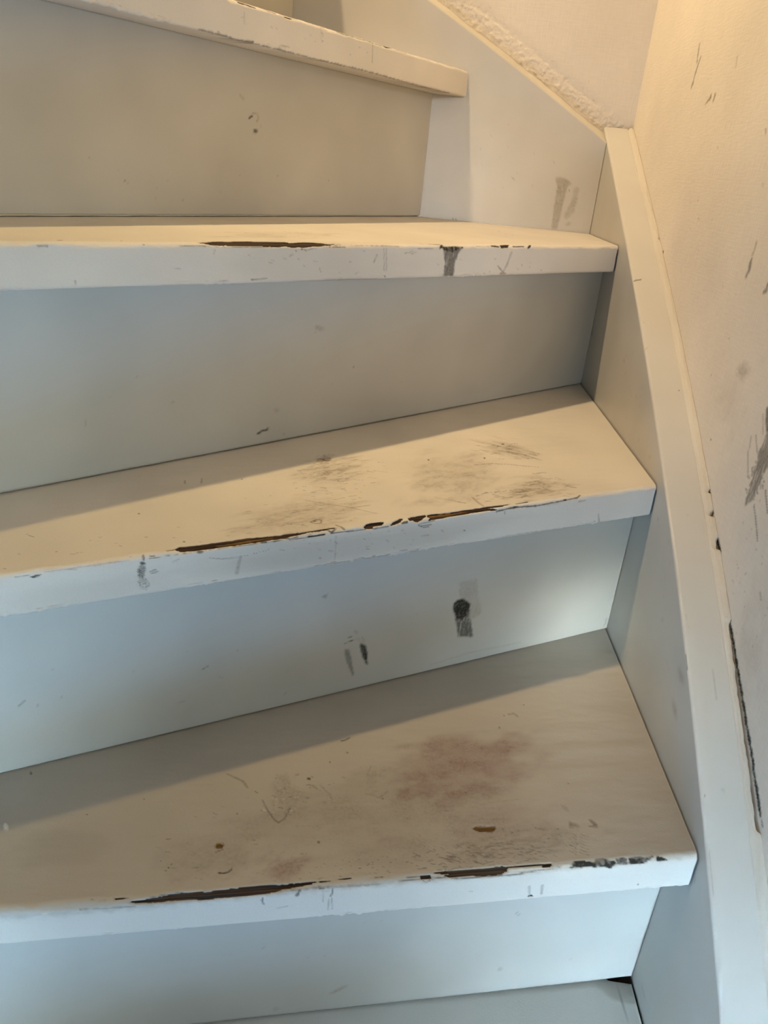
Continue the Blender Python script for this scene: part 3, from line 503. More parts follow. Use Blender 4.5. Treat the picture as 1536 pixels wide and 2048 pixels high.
    ('L', 'dark', 0.5, [[0.55506, 0.60124], [0.5506, 0.59969]], 0.00034, 0.00046, 0.00034),
    ('S', 'grime', 0.45, [0.44673, 0.61931], [-0.21853, 0.00057], [-0.00023, -0.04178], 14, 0.00129, 0.00515, 0.00038, -2.836, 41),
  ],
  'riser3': [
    ('L', 'tar', 0.9, [[0.50627, 0.39252], [0.50061, 0.39414], [0.49429, 0.39517]], 0.00103, 0.00049, 0.00037),
    ('B', 'grime', 0.35, [0.43772, 0.48763], [-0.00868, -0.0015], [-0.00275, -0.00399], 0.8, 0.6, 3, 3, 0),
    ('B', 'dark', 0.7, [0.69309, 0.41528], [-0.00078, -0.00013], [4e-05, -0.00062], 0.5, 0.3, 3, 3, 0),
    ('B', 'dark', 0.6, [0.69081, 0.41407], [-0.00063, -0.0001], [3e-05, -0.00041], 0.5, 0.3, 3, 3, 0),
    ('B', 'grime', 0.4, [0.47561, 0.38718], [-0.00243, -0.00038], [-5e-05, -0.00104], 0.6, 0.4, 3, 3, 0),
    ('B', 'grime', 0.25, [0.48516, 0.41288], [-0.00471, -0.00064], [-0.00014, -0.003], 0.8, 0.6, 3, 3, 0),
    ('L', 'grime', 0.3, [[0.67119, 0.43061], [0.67149, 0.42565]], 0.00043, 0.00034, 0.00026),
    ('B', 'dark', 0.6, [0.3903, 0.44556], [-0.00095, -9e-05], [-6e-05, -0.00063], 0.5, 0.2, 3, 3, 0),
    ('S', 'grime', 0.4, [0.45868, 0.43941], [-0.32694, -0.02469], [-0.00341, -0.05477], 16, 0.00125, 0.00439, 0.00034, -2.723, 42),
  ],
  'riser2': [
    ('P', 'tar', 1, [[0.19066, 0.26317], [0.1877, 0.2659], [0.18203, 0.26592], [0.17586, 0.26309], [0.17242, 0.25965], [0.17217, 0.25458], [0.17371, 0.24983], [0.17838, 0.24289], [0.18486, 0.24759], [0.18886, 0.25509]], 0.00137, 0.00082, 0.12),
    ('P', 'tar', 0.75, [[0.18991, 0.26193], [0.17283, 0.25861], [0.17094, 0.24702], [0.16287, 0.22124], [0.17901, 0.22477], [0.1855, 0.24435]], 0.0014, 0.0007, 0.6),
    ('L', 'tar', 0.7, [[0.17195, 0.24609], [0.1676, 0.23381], [0.16318, 0.22131]], 0.00071, 0.00064, 0.00036),
    ('L', 'tar', 0.5, [[0.17875, 0.24522], [0.1767, 0.2323]], 0.00105, 0.00105, 0.00056),
    ('P', 'grime', 0.28, [[0.18629, 0.28574], [0.16924, 0.28545], [0.16518, 0.26827], [0.15748, 0.24715], [0.16683, 0.24336], [0.17211, 0.26126], [0.18365, 0.26897]], 0.00206, 0.00103, 0.3),
    ('L', 'grime', 0.4, [[0.17044, 0.2824], [0.16972, 0.27462]], 0.00085, 0.00102, 0.00034),
    ('L', 'grime', 0.4, [[0.18556, 0.27751], [0.18468, 0.2719]], 0.00067, 0.0008, 0.00033),
    ('P', 'tar', 0.9, [[0.28705, 0.23931], [0.28276, 0.23672], [0.27999, 0.22903], [0.27973, 0.22075], [0.27877, 0.2161], [0.28193, 0.22237], [0.28583, 0.23147]], 0.00101, 0.0005, 0),
    ('P', 'tar', 0.5, [[0.30288, 0.23702], [0.29933, 0.23621], [0.29646, 0.22583], [0.29236, 0.20725], [0.29618, 0.21648], [0.3012, 0.22857]], 0.00112, 0.0005, 0),
    ('L', 'tar', 0.7, [[0.30349, 0.24461], [0.30005, 0.2449], [0.29664, 0.24573]], 0.00051, 0.00048, 0.00036),
    ('L', 'tar', 0.65, [[0.301, 0.2504], [0.29747, 0.24962]], 0.00066, 0.0006, 0.00048),
    ('L', 'grime', 0.5, [[0.28676, 0.24727], [0.2842, 0.24136]], 0.00055, 0.00062, 0.00031),
    ('L', 'grime', 0.4, [[0.29664, 0.24573], [0.29072, 0.24654], [0.2872, 0.24095]], 0.00046, 0.00061, 0.00031),
    ('L', 'grime', 0.35, [[0.29448, 0.2553], [0.29226, 0.25271]], 0.00121, 0.0009, 0.0003),
    ('P', 'grime', 0.5, [[0.32938, 0.29736], [0.32484, 0.29897], [0.32551, 0.29516]], 0.00066, 0.00027, 0),
    ('L', 'tar', 0.8, [[0.57021, 0.24853], [0.56801, 0.25065], [0.56544, 0.25311]], 0.00043, 0.00036, 0.00023),
    ('L', 'tar', 0.55, [[0.4345, 0.2474], [0.4312, 0.24856], [0.42829, 0.24981]], 0.00044, 0.00042, 0.00031),
    ('L', 'grime', 0.45, [[0.35962, 0.20335], [0.35782, 0.20503]], 0.00051, 0.00048, 0.00036),
    ('B', 'grime', 0.35, [0.55711, 0.24626], [-0.00135, -0.00037], [0.00014, -0.0018], 0.6, 0.4, 3, 3, 0),
    ('B', 'grime', 0.25, [0.44908, 0.2203], [-0.00494, 0.00016], [2e-05, -0.00151], 0.8, 0.4, 3, 3, 0),
    ('L', 'grime', 0.2, [[0.20841, 0.19791], [0.16233, 0.2017], [0.09988, 0.19952]], 0.00056, 0.0009, 0.00045),
    ('S', 'grime', 0.4, [0.39224, 0.2576], [-0.20046, -0.01566], [-0.00076, -0.03003], 14, 0.001, 0.0035, 0.00029, -2.528, 43),
    ('L', 'grime', 0.55, [[-0.01722, 0.2052], [-0.01754, 0.1987], [-0.01634, 0.19507]], 0.00088, 0.00088, 0.00088),
  ],
  'riser1': [
    ('P', 'grime', 0.35, [[0.26268, 0.02133], [0.25416, 0.02791], [0.24929, 0.02837], [0.25468, 0.02373]], 0.00101, 0.0005, 0),
    ('L', 'grime', 0.35, [[0.12109, 0.03], [0.11914, 0.03157], [0.11737, 0.02883], [0.11888, 0.02718], [0.12099, 0.02936]], 0.00044, 0.00054, 0.0004),
    ('B', 'grime', 0.25, [0.3057, 0.00931], [-0.00398, 0.00057], [-0.00016, -0.00433], 0.7, 0.5, 3, 3, 0),
    ('L', 'grime', 0.45, [[0.11588, 0.09617], [0.11222, 0.09227]], 0.00062, 0.00062, 0.00031),
    ('S', 'grime', 0.35, [0.20914, 0.06537], [-0.20798, -0.01681], [-0.00367, -0.03556], 12, 0.00099, 0.00298, 0.00034, -2.533, 44),
    ('L', 'dark', 0.5, [[-0.00891, 0.0835], [-0.00856, 0.07753]], 0.00044, 0.00047, 0.00041),
  ],
  'tread0': [
    ('L', 'dark', 0.4, [[0.06921, -0.77737], [0.0569, -0.7753], [0.03927, -0.7727], [0.02361, -0.76984]], 0.00033, 0.00046, 0.00041),
    ('L', 'dark', 0.5, [[0.01987, -0.76859], [0.01579, -0.76775], [0.01456, -0.77158], [0.01849, -0.77544]], 0.00042, 0.00047, 0.00031),
    ('L', 'dark', 0.4, [[0.01371, -0.75543], [0.01413, -0.76803]], 0.00035, 0.00042, 0.00021),
    ('L', 'dark', 0.6, [[0.04467, -0.78228], [0.04502, -0.78402]], 0.00037, 0.0004, 0.0003),
    ('L', 'grime', 0.35, [[0.02726, -0.78017], [0.01978, -0.7773]], 0.00041, 0.00051, 0.00031),
    ('S', 'grime', 0.4, [0.05632, -0.77219], [-0.05327, 0.00964], [0.00208, -0.01117], 10, 0.00081, 0.00202, 0.00028, -2.915, 45),
  ],
  'stringer_back': [
    ('P', 'grime', 0.5, [[-0.06177, 0.63852], [-0.05564, 0.64008], [-0.04792, 0.63884], [-0.03959, 0.63436], [-0.04408, 0.63163], [-0.04583, 0.62186], [-0.04659, 0.61044], [-0.04732, 0.59488], [-0.04876, 0.57289], [-0.05521, 0.57227], [-0.0562, 0.58383], [-0.05707, 0.60071], [-0.05712, 0.6208], [-0.05819, 0.63063]], 0.00109, 0.00087, 0.25),
    ('L', 'grime', 0.5, [[-0.04602, 0.61518], [-0.04747, 0.5996], [-0.04787, 0.58599], [-0.04924, 0.57353]], 0.0008, 0.00088, 0.00059),
    ('P', 'grime', 0.5, [[-0.06183, 0.63885], [-0.0557, 0.64041], [-0.04757, 0.63887], [-0.03876, 0.63378], [-0.04401, 0.63131], [-0.04978, 0.63538], [-0.05843, 0.63193]], 0.00086, 0.00058, 0),
    ('P', 'grime', 0.32, [[-0.03261, 0.62775], [-0.02864, 0.62945], [-0.02773, 0.61357], [-0.03024, 0.5965], [-0.03728, 0.58768], [-0.04005, 0.59082], [-0.03718, 0.6026], [-0.03314, 0.61172]], 0.00182, 0.00109, 0),
    ('B', 'grime', 0.35, [-0.03376, 0.5805], [0.00593, 0.00331], [0.00194, -0.00255], 0.7, 0.5, 3, 3, 0),
    ('B', 'dark', 0.6, [-0.04068, 0.625], [0.00141, 0.00013], [0.0002, -0.00104], 0.5, 0.3, 3, 3, 0),
    ('L', 'grime', 0.4, [[-0.12526, 0.63421], [-0.11992, 0.63208]], 0.00046, 0.00057, 0.00043),
    ('B', 'grime', 0.5, [-0.17413, 0.66662], [0.00139, 0.00013], [0.00014, -0.00101], 0.5, 0.3, 3, 3, 0),
    ('S', 'grime', 0.35, [-0.11522, 0.65147], [0.08804, -0.01774], [0.00834, -0.05115], 14, 0.00142, 0.00497, 0.00039, -0.269, 46),
    ('L', 'dark', 0.6, [[-0.20068, 0.57141], [-0.1933, 0.57075]], 0.00055, 0.00058, 0.00036),
  ],
  'stringer_right': [
    ('B', 'grime', 0.35, [-0.66827, 0.27164], [-0.00742, 0.00431], [-0.01132, -0.004], 0.85, 0.5, 3, 3, 0),
    ('B', 'grime', 0.35, [-0.67533, 0.2421], [-0.00653, 0.00406], [-0.01114, -0.0069], 0.85, 0.5, 3, 3, 0),
    ('L', 'dark', 0.65, [[-0.66533, 0.29058], [-0.67084, 0.28694], [-0.67494, 0.28338]], 0.00072, 0.00065, 0.00033),
    ('B', 'grime', 0.3, [-0.60271, 0.28582], [-0.00314, 0.00194], [-0.00086, -0.00105], 0.6, 0.4, 3, 3, 0),
    ('L', 'grime', 0.45, [[-0.76048, 0.01697], [-0.7724, 0.01621]], 0.00044, 0.00058, 0.00029),
    ('B', 'dark', 0.6, [-0.53167, 0.35417], [-0.00246, 0.00111], [-0.00063, -0.00076], 0.5, 0.2, 3, 3, 0),
    ('L', 'dark', 0.6, [[-0.1302, 0.4593], [-0.13182, 0.4508]], 0.00105, 0.00105, 0.00084),
    ('L', 'dark', 0.55, [[0.01525, 0.59856], [0.01144, 0.60557]], 0.00107, 0.00107, 0.00064),
    ('S', 'grime', 0.4, [-0.38133, 0.42847], [-0.07522, -0.01256], [-0.05479, -0.06311], 14, 0.00294, 0.00881, 0.00047, 3.133, 47),
    ('S', 'grime', 0.4, [-0.60683, 0.30909], [-0.04252, -0.006], [-0.04509, -0.05569], 14, 0.00185, 0.00555, 0.00039, 2.964, 48),
    ('L', 'dark', 0.6, [[-0.7833, 0.17151], [-0.784, 0.16762]], 0.00038, 0.00044, 0.00033),
    ('B', 'dark', 0.6, [-0.77954, 0.15508], [-0.00126, 0.00147], [-0.00035, -0.00045], 0.5, 0.3, 3, 3, 0),
    ('P', 'tar', 1, [[-0.8, -0.001], [-0.7, -0.001], [-0.7, -0.05], [-0.8, -0.05]], 0.0008, 0.0002, 0),  # black painted below tread level as the shade inside the corner gap
  ],
  'stringer_right_cap': [
    ('L', 'tar', 0.75, [[-0.27486, 0.00117], [-0.27308, 0.00602], [-0.27223, 0.00961]], 0.00073, 0.0006, 0.00034),
    ('B', 'grime', 0.7, [-0.33732, 0.00433], [0.00027, 0.00116], [-0.0015, -0.00021], 0.5, 0.3, 3, 3, 0),
    ('L', 'grime', 0.6, [[-0.37408, 0.00053], [-0.37186, 0.00349]], 0.00059, 0.00059, 0.00044),
    ('B', 'dark', 0.7, [-0.42306, 0.02966], [0.00011, 0.00084], [-0.00081, -0.00011], 0.5, 0.3, 3, 3, 0),
    ('L', 'grime', 0.4, [[-0.6751, 0.02101], [-0.68506, 0.02079], [-0.69518, 0.02079]], 0.00027, 0.0003, 0.00019),
    ('L', 'dark', 0.55, [[-0.75475, 0.00307], [-0.75351, 0.00475]], 0.00024, 0.00027, 0.00014),
    ('L', 'grime', 0.35, [[-0.63704, 0.00391], [-0.64624, 0.00518]], 0.00029, 0.00038, 0.00021),
    ('L', 'grime', 0.4, [[-0.78497, 0.00243], [-0.8083, 0.00222]], 0.00029, 0.00039, 0.00024),
    ('L', 'grime', 0.5, [[-0.75071, 0.01784], [-0.75637, 0.01742]], 0.00025, 0.0003, 0.00027),
    ('B', 'grime', 0.5, [-0.75009, 0.01721], [8e-05, 0.00116], [-0.00101, -0.00021], 0.6, 0.4, 3, 3, 0),
    ('L', 'grime', 0.4, [[-0.55361, 0.01594], [-0.55349, 0.01868]], 0.00033, 0.00045, 0.00033),
  ],
  'wall_right': [
    ('L', 'tar', 0.55, [[-0.18744, 0.79117], [-0.19073, 0.77803], [-0.19302, 0.77285]], 0.00144, 0.00144, 0.00101),
    ('L', 'tar', 0.6, [[-0.20189, 0.77684], [-0.19882, 0.7698], [-0.19592, 0.76015], [-0.19275, 0.74836]], 0.0016, 0.00145, 0.00116),
    ('B', 'tar', 0.6, [-0.19549, 0.75168], [-0.00283, -0.00023], [0.00126, -0.00291], 0.5, 0.3, 3, 3, 0),
    ('P', 'grime', 0.75, [[-0.26835, 0.73638], [-0.26482, 0.73284], [-0.25959, 0.72937], [-0.25588, 0.72691], [-0.26584, 0.72945], [-0.27087, 0.73102]], 0.00073, 0.00059, 0.4),
    ('L', 'grime', 0.7, [[-0.28076, 0.7341], [-0.27969, 0.7295]], 0.00205, 0.00137, 0.00096),
    ('B', 'tar', 0.6, [-0.0057, 0.76529], [-0.00398, -0.00032], [-0.00108, -0.00128], 0.5, 0.2, 3, 3, 0),
    ('L', 'grime', 0.4, [[-0.04948, 0.82796], [-0.05443, 0.82183]], 0.00128, 0.00128, 0.00096),
    ('L', 'grime', 0.3, [[-0.32048, 0.76421], [-0.32344, 0.75656]], 0.00157, 0.00188, 0.00101),
    ('P', 'tar', 1, [[-0.22035, 0.56638], [-0.21686, 0.56804], [-0.22246, 0.57148], [-0.22662, 0.57274], [-0.22752, 0.56912]], 0.00054, 0.00036, 0),
    ('L', 'grime', 0.45, [[-0.48348, 0.60466], [-0.48353, 0.59836], [-0.48216, 0.59399]], 0.00155, 0.00186, 0.00099),
    ('B', 'tar', 0.7, [-0.48261, 0.5902], [-0.00317, 0.00034], [-8e-05, -0.0017], 0.6, 0.5, 3, 3, 0),
    ('L', 'tar', 0.6, [[-0.48278, 0.5868], [-0.48332, 0.58129]], 0.00252, 0.00189, 0.00151),
    ('L', 'tar', 0.55, [[-0.48185, 0.57852], [-0.48145, 0.57587]], 0.00191, 0.00153, 0.00102),
    ('L', 'tar', 0.6, [[-0.52895, 0.57537], [-0.52931, 0.57049], [-0.52564, 0.56831]], 0.00181, 0.00144, 0.0012),
    ('L', 'tar', 0.4, [[-0.43787, 0.69639], [-0.44102, 0.69348]], 0.00116, 0.00093, 0.0007),
    ('B', 'grime', 0.35, [-0.52876, 0.49954], [-0.01881, 0.00285], [-0.00043, -0.01333], 0.9, 0.7, 3, 3, 0),
    ('B', 'grime', 0.12, [-0.5181, 0.47152], [-0.04648, 0.01316], [-0.01263, -0.03388], 0.9, 0.7, 3, 3, 0),
    ('P', 'tar', 0.62, [[-0.60511, 0.46777], [-0.60201, 0.45946], [-0.60002, 0.44789], [-0.60191, 0.43358], [-0.60297, 0.42325], [-0.60303, 0.41421], [-0.60308, 0.40508], [-0.60847, 0.40968], [-0.61244, 0.41453], [-0.61375, 0.42001], [-0.61517, 0.42814], [-0.61664, 0.43748], [-0.62011, 0.44658]], 0.00164, 0.00164, 0.55),
    ('L', 'tar', 0.75, [[-0.59251, 0.48417], [-0.59786, 0.47521], [-0.60365, 0.46984]], 0.00242, 0.00182, 0.00121),
    ('S', 'tar', 0.6, [-0.60837, 0.42897], [-0.01452, 0.00307], [0.00022, -0.02009], 40, 0.00141, 0.00492, 0.00072, -3.039, 51),
    ('L', 'tar', 0.6, [[-0.61801, 0.40971], [-0.62602, 0.40291], [-0.63243, 0.39685], [-0.63997, 0.38919]], 0.00093, 0.00099, 0.00062),
    ('L', 'tar', 0.6, [[-0.62847, 0.42784], [-0.63569, 0.42044], [-0.64166, 0.41477]], 0.00097, 0.00097, 0.0006),
    ('L', 'tar', 0.4, [[-0.58038, 0.444], [-0.58607, 0.43613], [-0.59096, 0.42938]], 0.00089, 0.00102, 0.00064),
    ('L', 'tar', 0.4, [[-0.586, 0.46016], [-0.59166, 0.45373], [-0.59736, 0.4487]], 0.00087, 0.001, 0.00062),
    ('L', 'tar', 0.3, [[-0.5875, 0.47842], [-0.59699, 0.46509]], 0.00086, 0.00098, 0.00061),
    ('L', 'tar', 0.3, [[-0.57838, 0.45585], [-0.58093, 0.44779]], 0.00102, 0.00127, 0.00076),
    ('L', 'tar', 0.4, [[-0.6683, 0.35659], [-0.67316, 0.35256]], 0.00084, 0.00096, 0.0006),
    ('B', 'tar', 0.6, [-0.50009, 0.42717], [-0.00221, 0.00075], [-0.00061, -0.0008], 0.5, 0.3, 3, 3, 0),
    ('B', 'tar', 0.6, [-0.60602, 0.41455], [-0.00132, 0.00055], [-0.0004, -0.00056], 0.5, 0.3, 3, 3, 0),
    ('S', 'tar', 0.35, [-0.64544, 0.35997], [-0.04108, -0.00569], [-0.02103, -0.0583], 26, 0.00097, 0.00387, 0.00042, -2.687, 52),
    ('S', 'tar', 0.3, [-0.40315, 0.59061], [-0.1256, 0.00253], [-0.04634, -0.11731], 24, 0.00171, 0.00597, 0.00044, -2.703, 53),
    ('B', 'grime', 0.18, [-0.68091, 0.31086], [-0.03491, 0.00905], [-0.03014, -0.05604], 0.9, 0.8, 3, 3, 0),
    ('L', 'tar', 0.95, [[-0.63721, 0.30896], [-0.6444, 0.30552], [-0.66942, 0.28843], [-0.69281, 0.27277], [-0.71005, 0.26058], [-0.72734, 0.24933], [-0.74844, 0.23367], [-0.76606, 0.221]], 0.00189, 0.00118, 0.00166),  # this and the next three: black painted as shade in the filler crack
    ('L', 'tar', 0.95, [[-0.52797, 0.38504], [-0.53417, 0.3805]], 0.00284, 0.00142, 0.00085),
    ('L', 'tar', 0.9, [[-0.54191, 0.37568], [-0.54868, 0.37207]], 0.0021, 0.0014, 0.00084),
    ('L', 'tar', 0.95, [[-0.5734, 0.35582], [-0.5829, 0.34998]], 0.00273, 0.00136, 0.00082),
    ('L', 'tar', 0.6, [[0.00576, 0.68866], [-0.01949, 0.6782]], 0.00188, 0.00188, 0.00094),
    ('B', 'tar', 0.9, [-0.63835, 0.31215], [-0.0012, 0.00074], [-0.00038, -0.00051], 0.4, 0.2, 3, 3, 0),
    ('L', 'tar', 0.6, [[-0.76921, 0.2192], [-0.77274, 0.21685]], 0.00105, 0.00105, 0.00063),
  ],
  'wall_back': [
    ('B', 'grime', 0.4, [0.01931, 0.70609], [0.01212, -0.00278], [-0.0002, -0.00586], 0.8, 0.7, 3, 3, 0),
    ('B', 'grime', 0.45, [0.03584, 0.70631], [0.00664, -0.00069], [0.00139, -0.00637], 0.8, 0.7, 3, 3, 0),
    ('B', 'dark', 0.35, [0.00879, 0.7116], [0.00366, -0.00031], [0.00066, -0.00317], 0.7, 0.5, 3, 3, 0),
    ('L', 'dark', 0.6, [[-0.06047, 0.73217], [-0.05661, 0.73061]], 0.0009, 0.00072, 0.00043),
    ('S', 'grime', 0.3, [-0.10417, 0.7867], [0.1058, -0.04539], [0.00625, -0.03601], 14, 0.00138, 0.00414, 0.00042, -0.431, 54),
  ],
}


# ------------------------------------------------------------------ materials
def node_mat(name):
    m = bpy.data.materials.new(name); m.use_nodes = True
    nt = m.node_tree; b = nt.nodes['Principled BSDF']
    return m, nt, b


def N(nt, typ, **kw):
    n = nt.nodes.new(typ)
    for k, v in kw.items():
        if k == 'inp':
            for a, c in v.items(): n.inputs[a].default_value = c
        else: setattr(n, k, v)
    return n


def mixc(nt, fac, a, b, blend='MIX'):
    n = nt.nodes.new('ShaderNodeMix'); n.data_type = 'RGBA'; n.blend_type = blend
    for sock, v in ((n.inputs[0], fac), (n.inputs[6], a), (n.inputs[7], b)):
        if isinstance(v, bpy.types.NodeSocket): nt.links.new(v, sock)
        elif isinstance(v, tuple): sock.default_value = (*v, 1)
        else: sock.default_value = v
    return n.outputs[2]


def math_(nt, op, a, b=None):
    n = nt.nodes.new('ShaderNodeMath'); n.operation = op
    for i, v in enumerate((a, b)):
        if v is None: continue
        if isinstance(v, bpy.types.NodeSocket): nt.links.new(v, n.inputs[i])
        else: n.inputs[i].default_value = v
    return n.outputs[0]


PAINT = (0.74, 0.715, 0.66)


def noise(nt, vec, scale, detail=3, rough=.55):
    n = N(nt, 'ShaderNodeTexNoise', inp={'Scale': scale, 'Detail': detail, 'Roughness': rough})
    if vec is not None: nt.links.new(vec, n.inputs['Vector'])
    return n.outputs['Fac']


def mapped(nt, src, scale, rot=(0, 0, 0)):
    mp = N(nt, 'ShaderNodeMapping'); mp.inputs['Scale'].default_value = scale; mp.inputs['Rotation'].default_value = rot
    nt.links.new(src, mp.inputs['Vector']); return mp.outputs[0]


def ramp(nt, v, a, b):
    n = N(nt, 'ShaderNodeMapRange', inp={'From Min': a, 'From Max': b}); nt.links.new(v, n.inputs['Value']); return n.outputs['Result']


def attr(nt, name):
    n = N(nt, 'ShaderNodeAttribute', attribute_name=name); return n.outputs['Fac']


def worn(nt, base, vec):
    """paint colour + the wear masks carried by the mesh"""
    g1 = noise(nt, vec, 55, 2, .65); g2 = noise(nt, vec, 420, 1, .6)
    fine = math_(nt, 'MULTIPLY', ramp(nt, g1, .3, .7), ramp(nt, g2, .25, .75))
    brk = math_(nt, 'ADD', .6, math_(nt, 'MULTIPLY', fine, .95))
    base = mixc(nt, attr(nt, 'film'), base, (0.33, 0.285, 0.225))
    c = mixc(nt, math_(nt, 'MULTIPLY', attr(nt, 'pink'), math_(nt, 'ADD', .7, math_(nt, 'MULTIPLY', fine, .6))), base, (0.30, 0.185, 0.155))
    gf = N(nt, 'ShaderNodeClamp'); nt.links.new(math_(nt, 'MULTIPLY', attr(nt, 'grime'), brk), gf.inputs[0])
    c = mixc(nt, gf.outputs[0], c, (0.185, 0.128, 0.080))
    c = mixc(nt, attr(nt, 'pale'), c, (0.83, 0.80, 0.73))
    c = mixc(nt, attr(nt, 'dark'), c, (0.040, 0.027, 0.016))
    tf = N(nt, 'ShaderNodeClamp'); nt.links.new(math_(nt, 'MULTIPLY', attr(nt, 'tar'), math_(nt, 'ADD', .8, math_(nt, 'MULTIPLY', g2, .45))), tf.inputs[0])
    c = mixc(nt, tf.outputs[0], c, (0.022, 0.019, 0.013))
    # bare wood: grain runs along the nosing (u of the map)
    uv = N(nt, 'ShaderNodeUVMap', uv_map='run').outputs[0]
    gr = noise(nt, mapped(nt, uv, (9, 520, 1)), 1, 2, .7)
    wood = mixc(nt, ramp(nt, gr, .35, .66), (0.010, 0.005, 0.0028), (0.085, 0.042, 0.017))
    c = mixc(nt, ramp(nt, attr(nt, 'wood'), .25, .6), c, wood)
    amb = mixc(nt, ramp(nt, gr, .3, .7), (0.10, 0.05, 0.013), (0.30, 0.175, 0.055))
    c = mixc(nt, ramp(nt, attr(nt, 'amber'), .25, .6), c, amb)
    return c


def paint_mat(name, base=PAINT, rough=.42, worn_=True, bump=.06, grain=900):
    m, nt, b = node_mat(name)
    tc = N(nt, 'ShaderNodeTexCoord').outputs['Object']
    vari = noise(nt, tc, 7, 2, .6)
    speck = noise(nt, tc, 1100, 0, .6)
    dk = tuple(v * .90 for v in base); lt = tuple(min(v * 1.05, 1) for v in base)
    c = mixc(nt, ramp(nt, vari, .3, .7), dk, lt)
    c = mixc(nt, ramp(nt, speck, .2, .8), mixc(nt, .10, c, (.45, .42, .38)), c)
    if worn_: c = worn(nt, c, tc)
    nt.links.new(c, b.inputs['Base Color'])
    if worn_:
        w = math_(nt, 'MAXIMUM', math_(nt, 'MAXIMUM', attr(nt, 'wood'), attr(nt, 'amber')), math_(nt, 'MAXIMUM', attr(nt, 'tar'), attr(nt, 'grime')))
        r = N(nt, 'ShaderNodeMapRange', inp={'To Min': rough, 'To Max': .8}); nt.links.new(w, r.inputs['Value']); nt.links.new(r.outputs[0], b.inputs['Roughness'])
    else: b.inputs['Roughness'].default_value = rough
    bp = N(nt, 'ShaderNodeBump', inp={'Strength': bump, 'Distance': .001})
    hgt = noise(nt, tc, grain, 1, .6)
    nt.links.new(hgt, bp.inputs['Height']); nt.links.new(bp.outputs[0], b.inputs['Normal'])
    b.inputs['Specular IOR Level'].default_value = .45
    return m


def wall_mat(name, base, axis, crinkle=False):
    """painted glass-fibre wallpaper: fine woven relief"""
    m, nt, b = node_mat(name)
    tc = N(nt, 'ShaderNodeTexCoord').outputs['Object']
    hz = (900, 90, 620) if axis == 'x' else (90, 900, 620)
    h1 = noise(nt, mapped(nt, tc, (500, 60, 480)) if axis == 'x' else mapped(nt, tc, (60, 500, 480)), 1, 1, .5)
    h2 = noise(nt, mapped(nt, tc, (500, 420, 55)) if axis == 'x' else mapped(nt, tc, (420, 500, 55)), 1, 1, .5)
    weave = math_(nt, 'ADD', h1, h2)
    vari = noise(nt, tc, 6, 2, .6)
    c = mixc(nt, ramp(nt, vari, .3, .7), tuple(v * .92 for v in base), tuple(min(v * 1.04, 1) for v in base))
    c = mixc(nt, ramp(nt, weave, .65, 1.35), mixc(nt, .09, c, (.32, .28, .24)), c)
    c = worn(nt, c, tc)
    nt.links.new(c, b.inputs['Base Color']); b.inputs['Roughness'].default_value = .62
    hgt = weave
    if crinkle:   # lifted, wrinkled strip of paper just above the stringer
        cr = math_(nt, 'MULTIPLY', attr(nt, 'crinkle'), noise(nt, mapped(nt, tc, (230, 230, 150), (0, .55, 0)), 1, 3, .6))
        hgt = math_(nt, 'ADD', hgt, math_(nt, 'MULTIPLY', cr, 12.0))
    bp = N(nt, 'ShaderNodeBump', inp={'Strength': .25, 'Distance': .0012})
    nt.links.new(hgt, bp.inputs['Height']); nt.links.new(bp.outputs[0], b.inputs['Normal'])
    b.inputs['Specular IOR Level'].default_value = .3
    return m


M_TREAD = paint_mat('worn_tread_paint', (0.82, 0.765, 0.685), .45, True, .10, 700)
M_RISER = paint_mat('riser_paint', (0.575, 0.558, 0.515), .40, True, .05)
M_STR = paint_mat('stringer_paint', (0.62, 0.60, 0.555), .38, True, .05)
M_CAULK = paint_mat('caulk_paint', (0.74, 0.69, 0.60), .5, False, .5, 260)
M_WALLR = wall_mat('right_wallpaper', (0.92, 0.84, 0.735), 'x')
M_WALLB = wall_mat('back_wallpaper', (0.80, 0.735, 0.65), 'y', True)
M_PLAIN = paint_mat('plain_plaster', (0.72, 0.69, 0.64), .8, False, .2)
M_FLOOR = paint_mat('hall_floor_boards', (0.34, 0.27, 0.20), .5, False, .2)


# ------------------------------------------------------------------ mesh helpers
def link_mesh(name, verts, faces_quads, mat, parent=None, attrs=None, uv=None, ngons=(), smooth=True):
    me = bpy.data.meshes.new(name)
    verts = np.asarray(verts, np.float32).reshape(-1, 3); fq = np.asarray(faces_quads, np.int32).reshape(-1, 4)
    nl = fq.size + sum(len(g) for g in ngons); npoly = len(fq) + len(ngons)
    me.vertices.add(len(verts)); me.vertices.foreach_set('co', verts.ravel())
    me.loops.add(nl); me.polygons.add(npoly)
    li = np.concatenate([fq.ravel()] + [np.asarray(g, np.int32) for g in ngons]) if ngons else fq.ravel()
    me.loops.foreach_set('vertex_index', li.astype(np.int32))
    st = np.concatenate([np.arange(len(fq)) * 4, fq.size + np.cumsum([0] + [len(g) for g in ngons])[:-1]]) if ngons else np.arange(len(fq)) * 4
    me.polygons.foreach_set('loop_start', st.astype(np.int32))
    me.update(calc_edges=True); me.validate()
    if smooth: me.polygons.foreach_set('use_smooth', np.array([True] * len(fq) + [False] * len(ngons)))
    if attrs:
        for k, v in attrs.items():
            a = me.attributes.new(k, 'FLOAT', 'POINT'); a.data.foreach_set('value', np.asarray(v, np.float32).ravel())
    if uv is not None:
        u = me.uv_layers.new(name='run'); u.data.foreach_set('uv', np.asarray(uv, np.float32).reshape(-1, 2)[li].ravel())
    me.materials.append(mat)
    o = bpy.data.objects.new(name, me); COL.objects.link(o)
    if parent: o.parent = parent
    return o


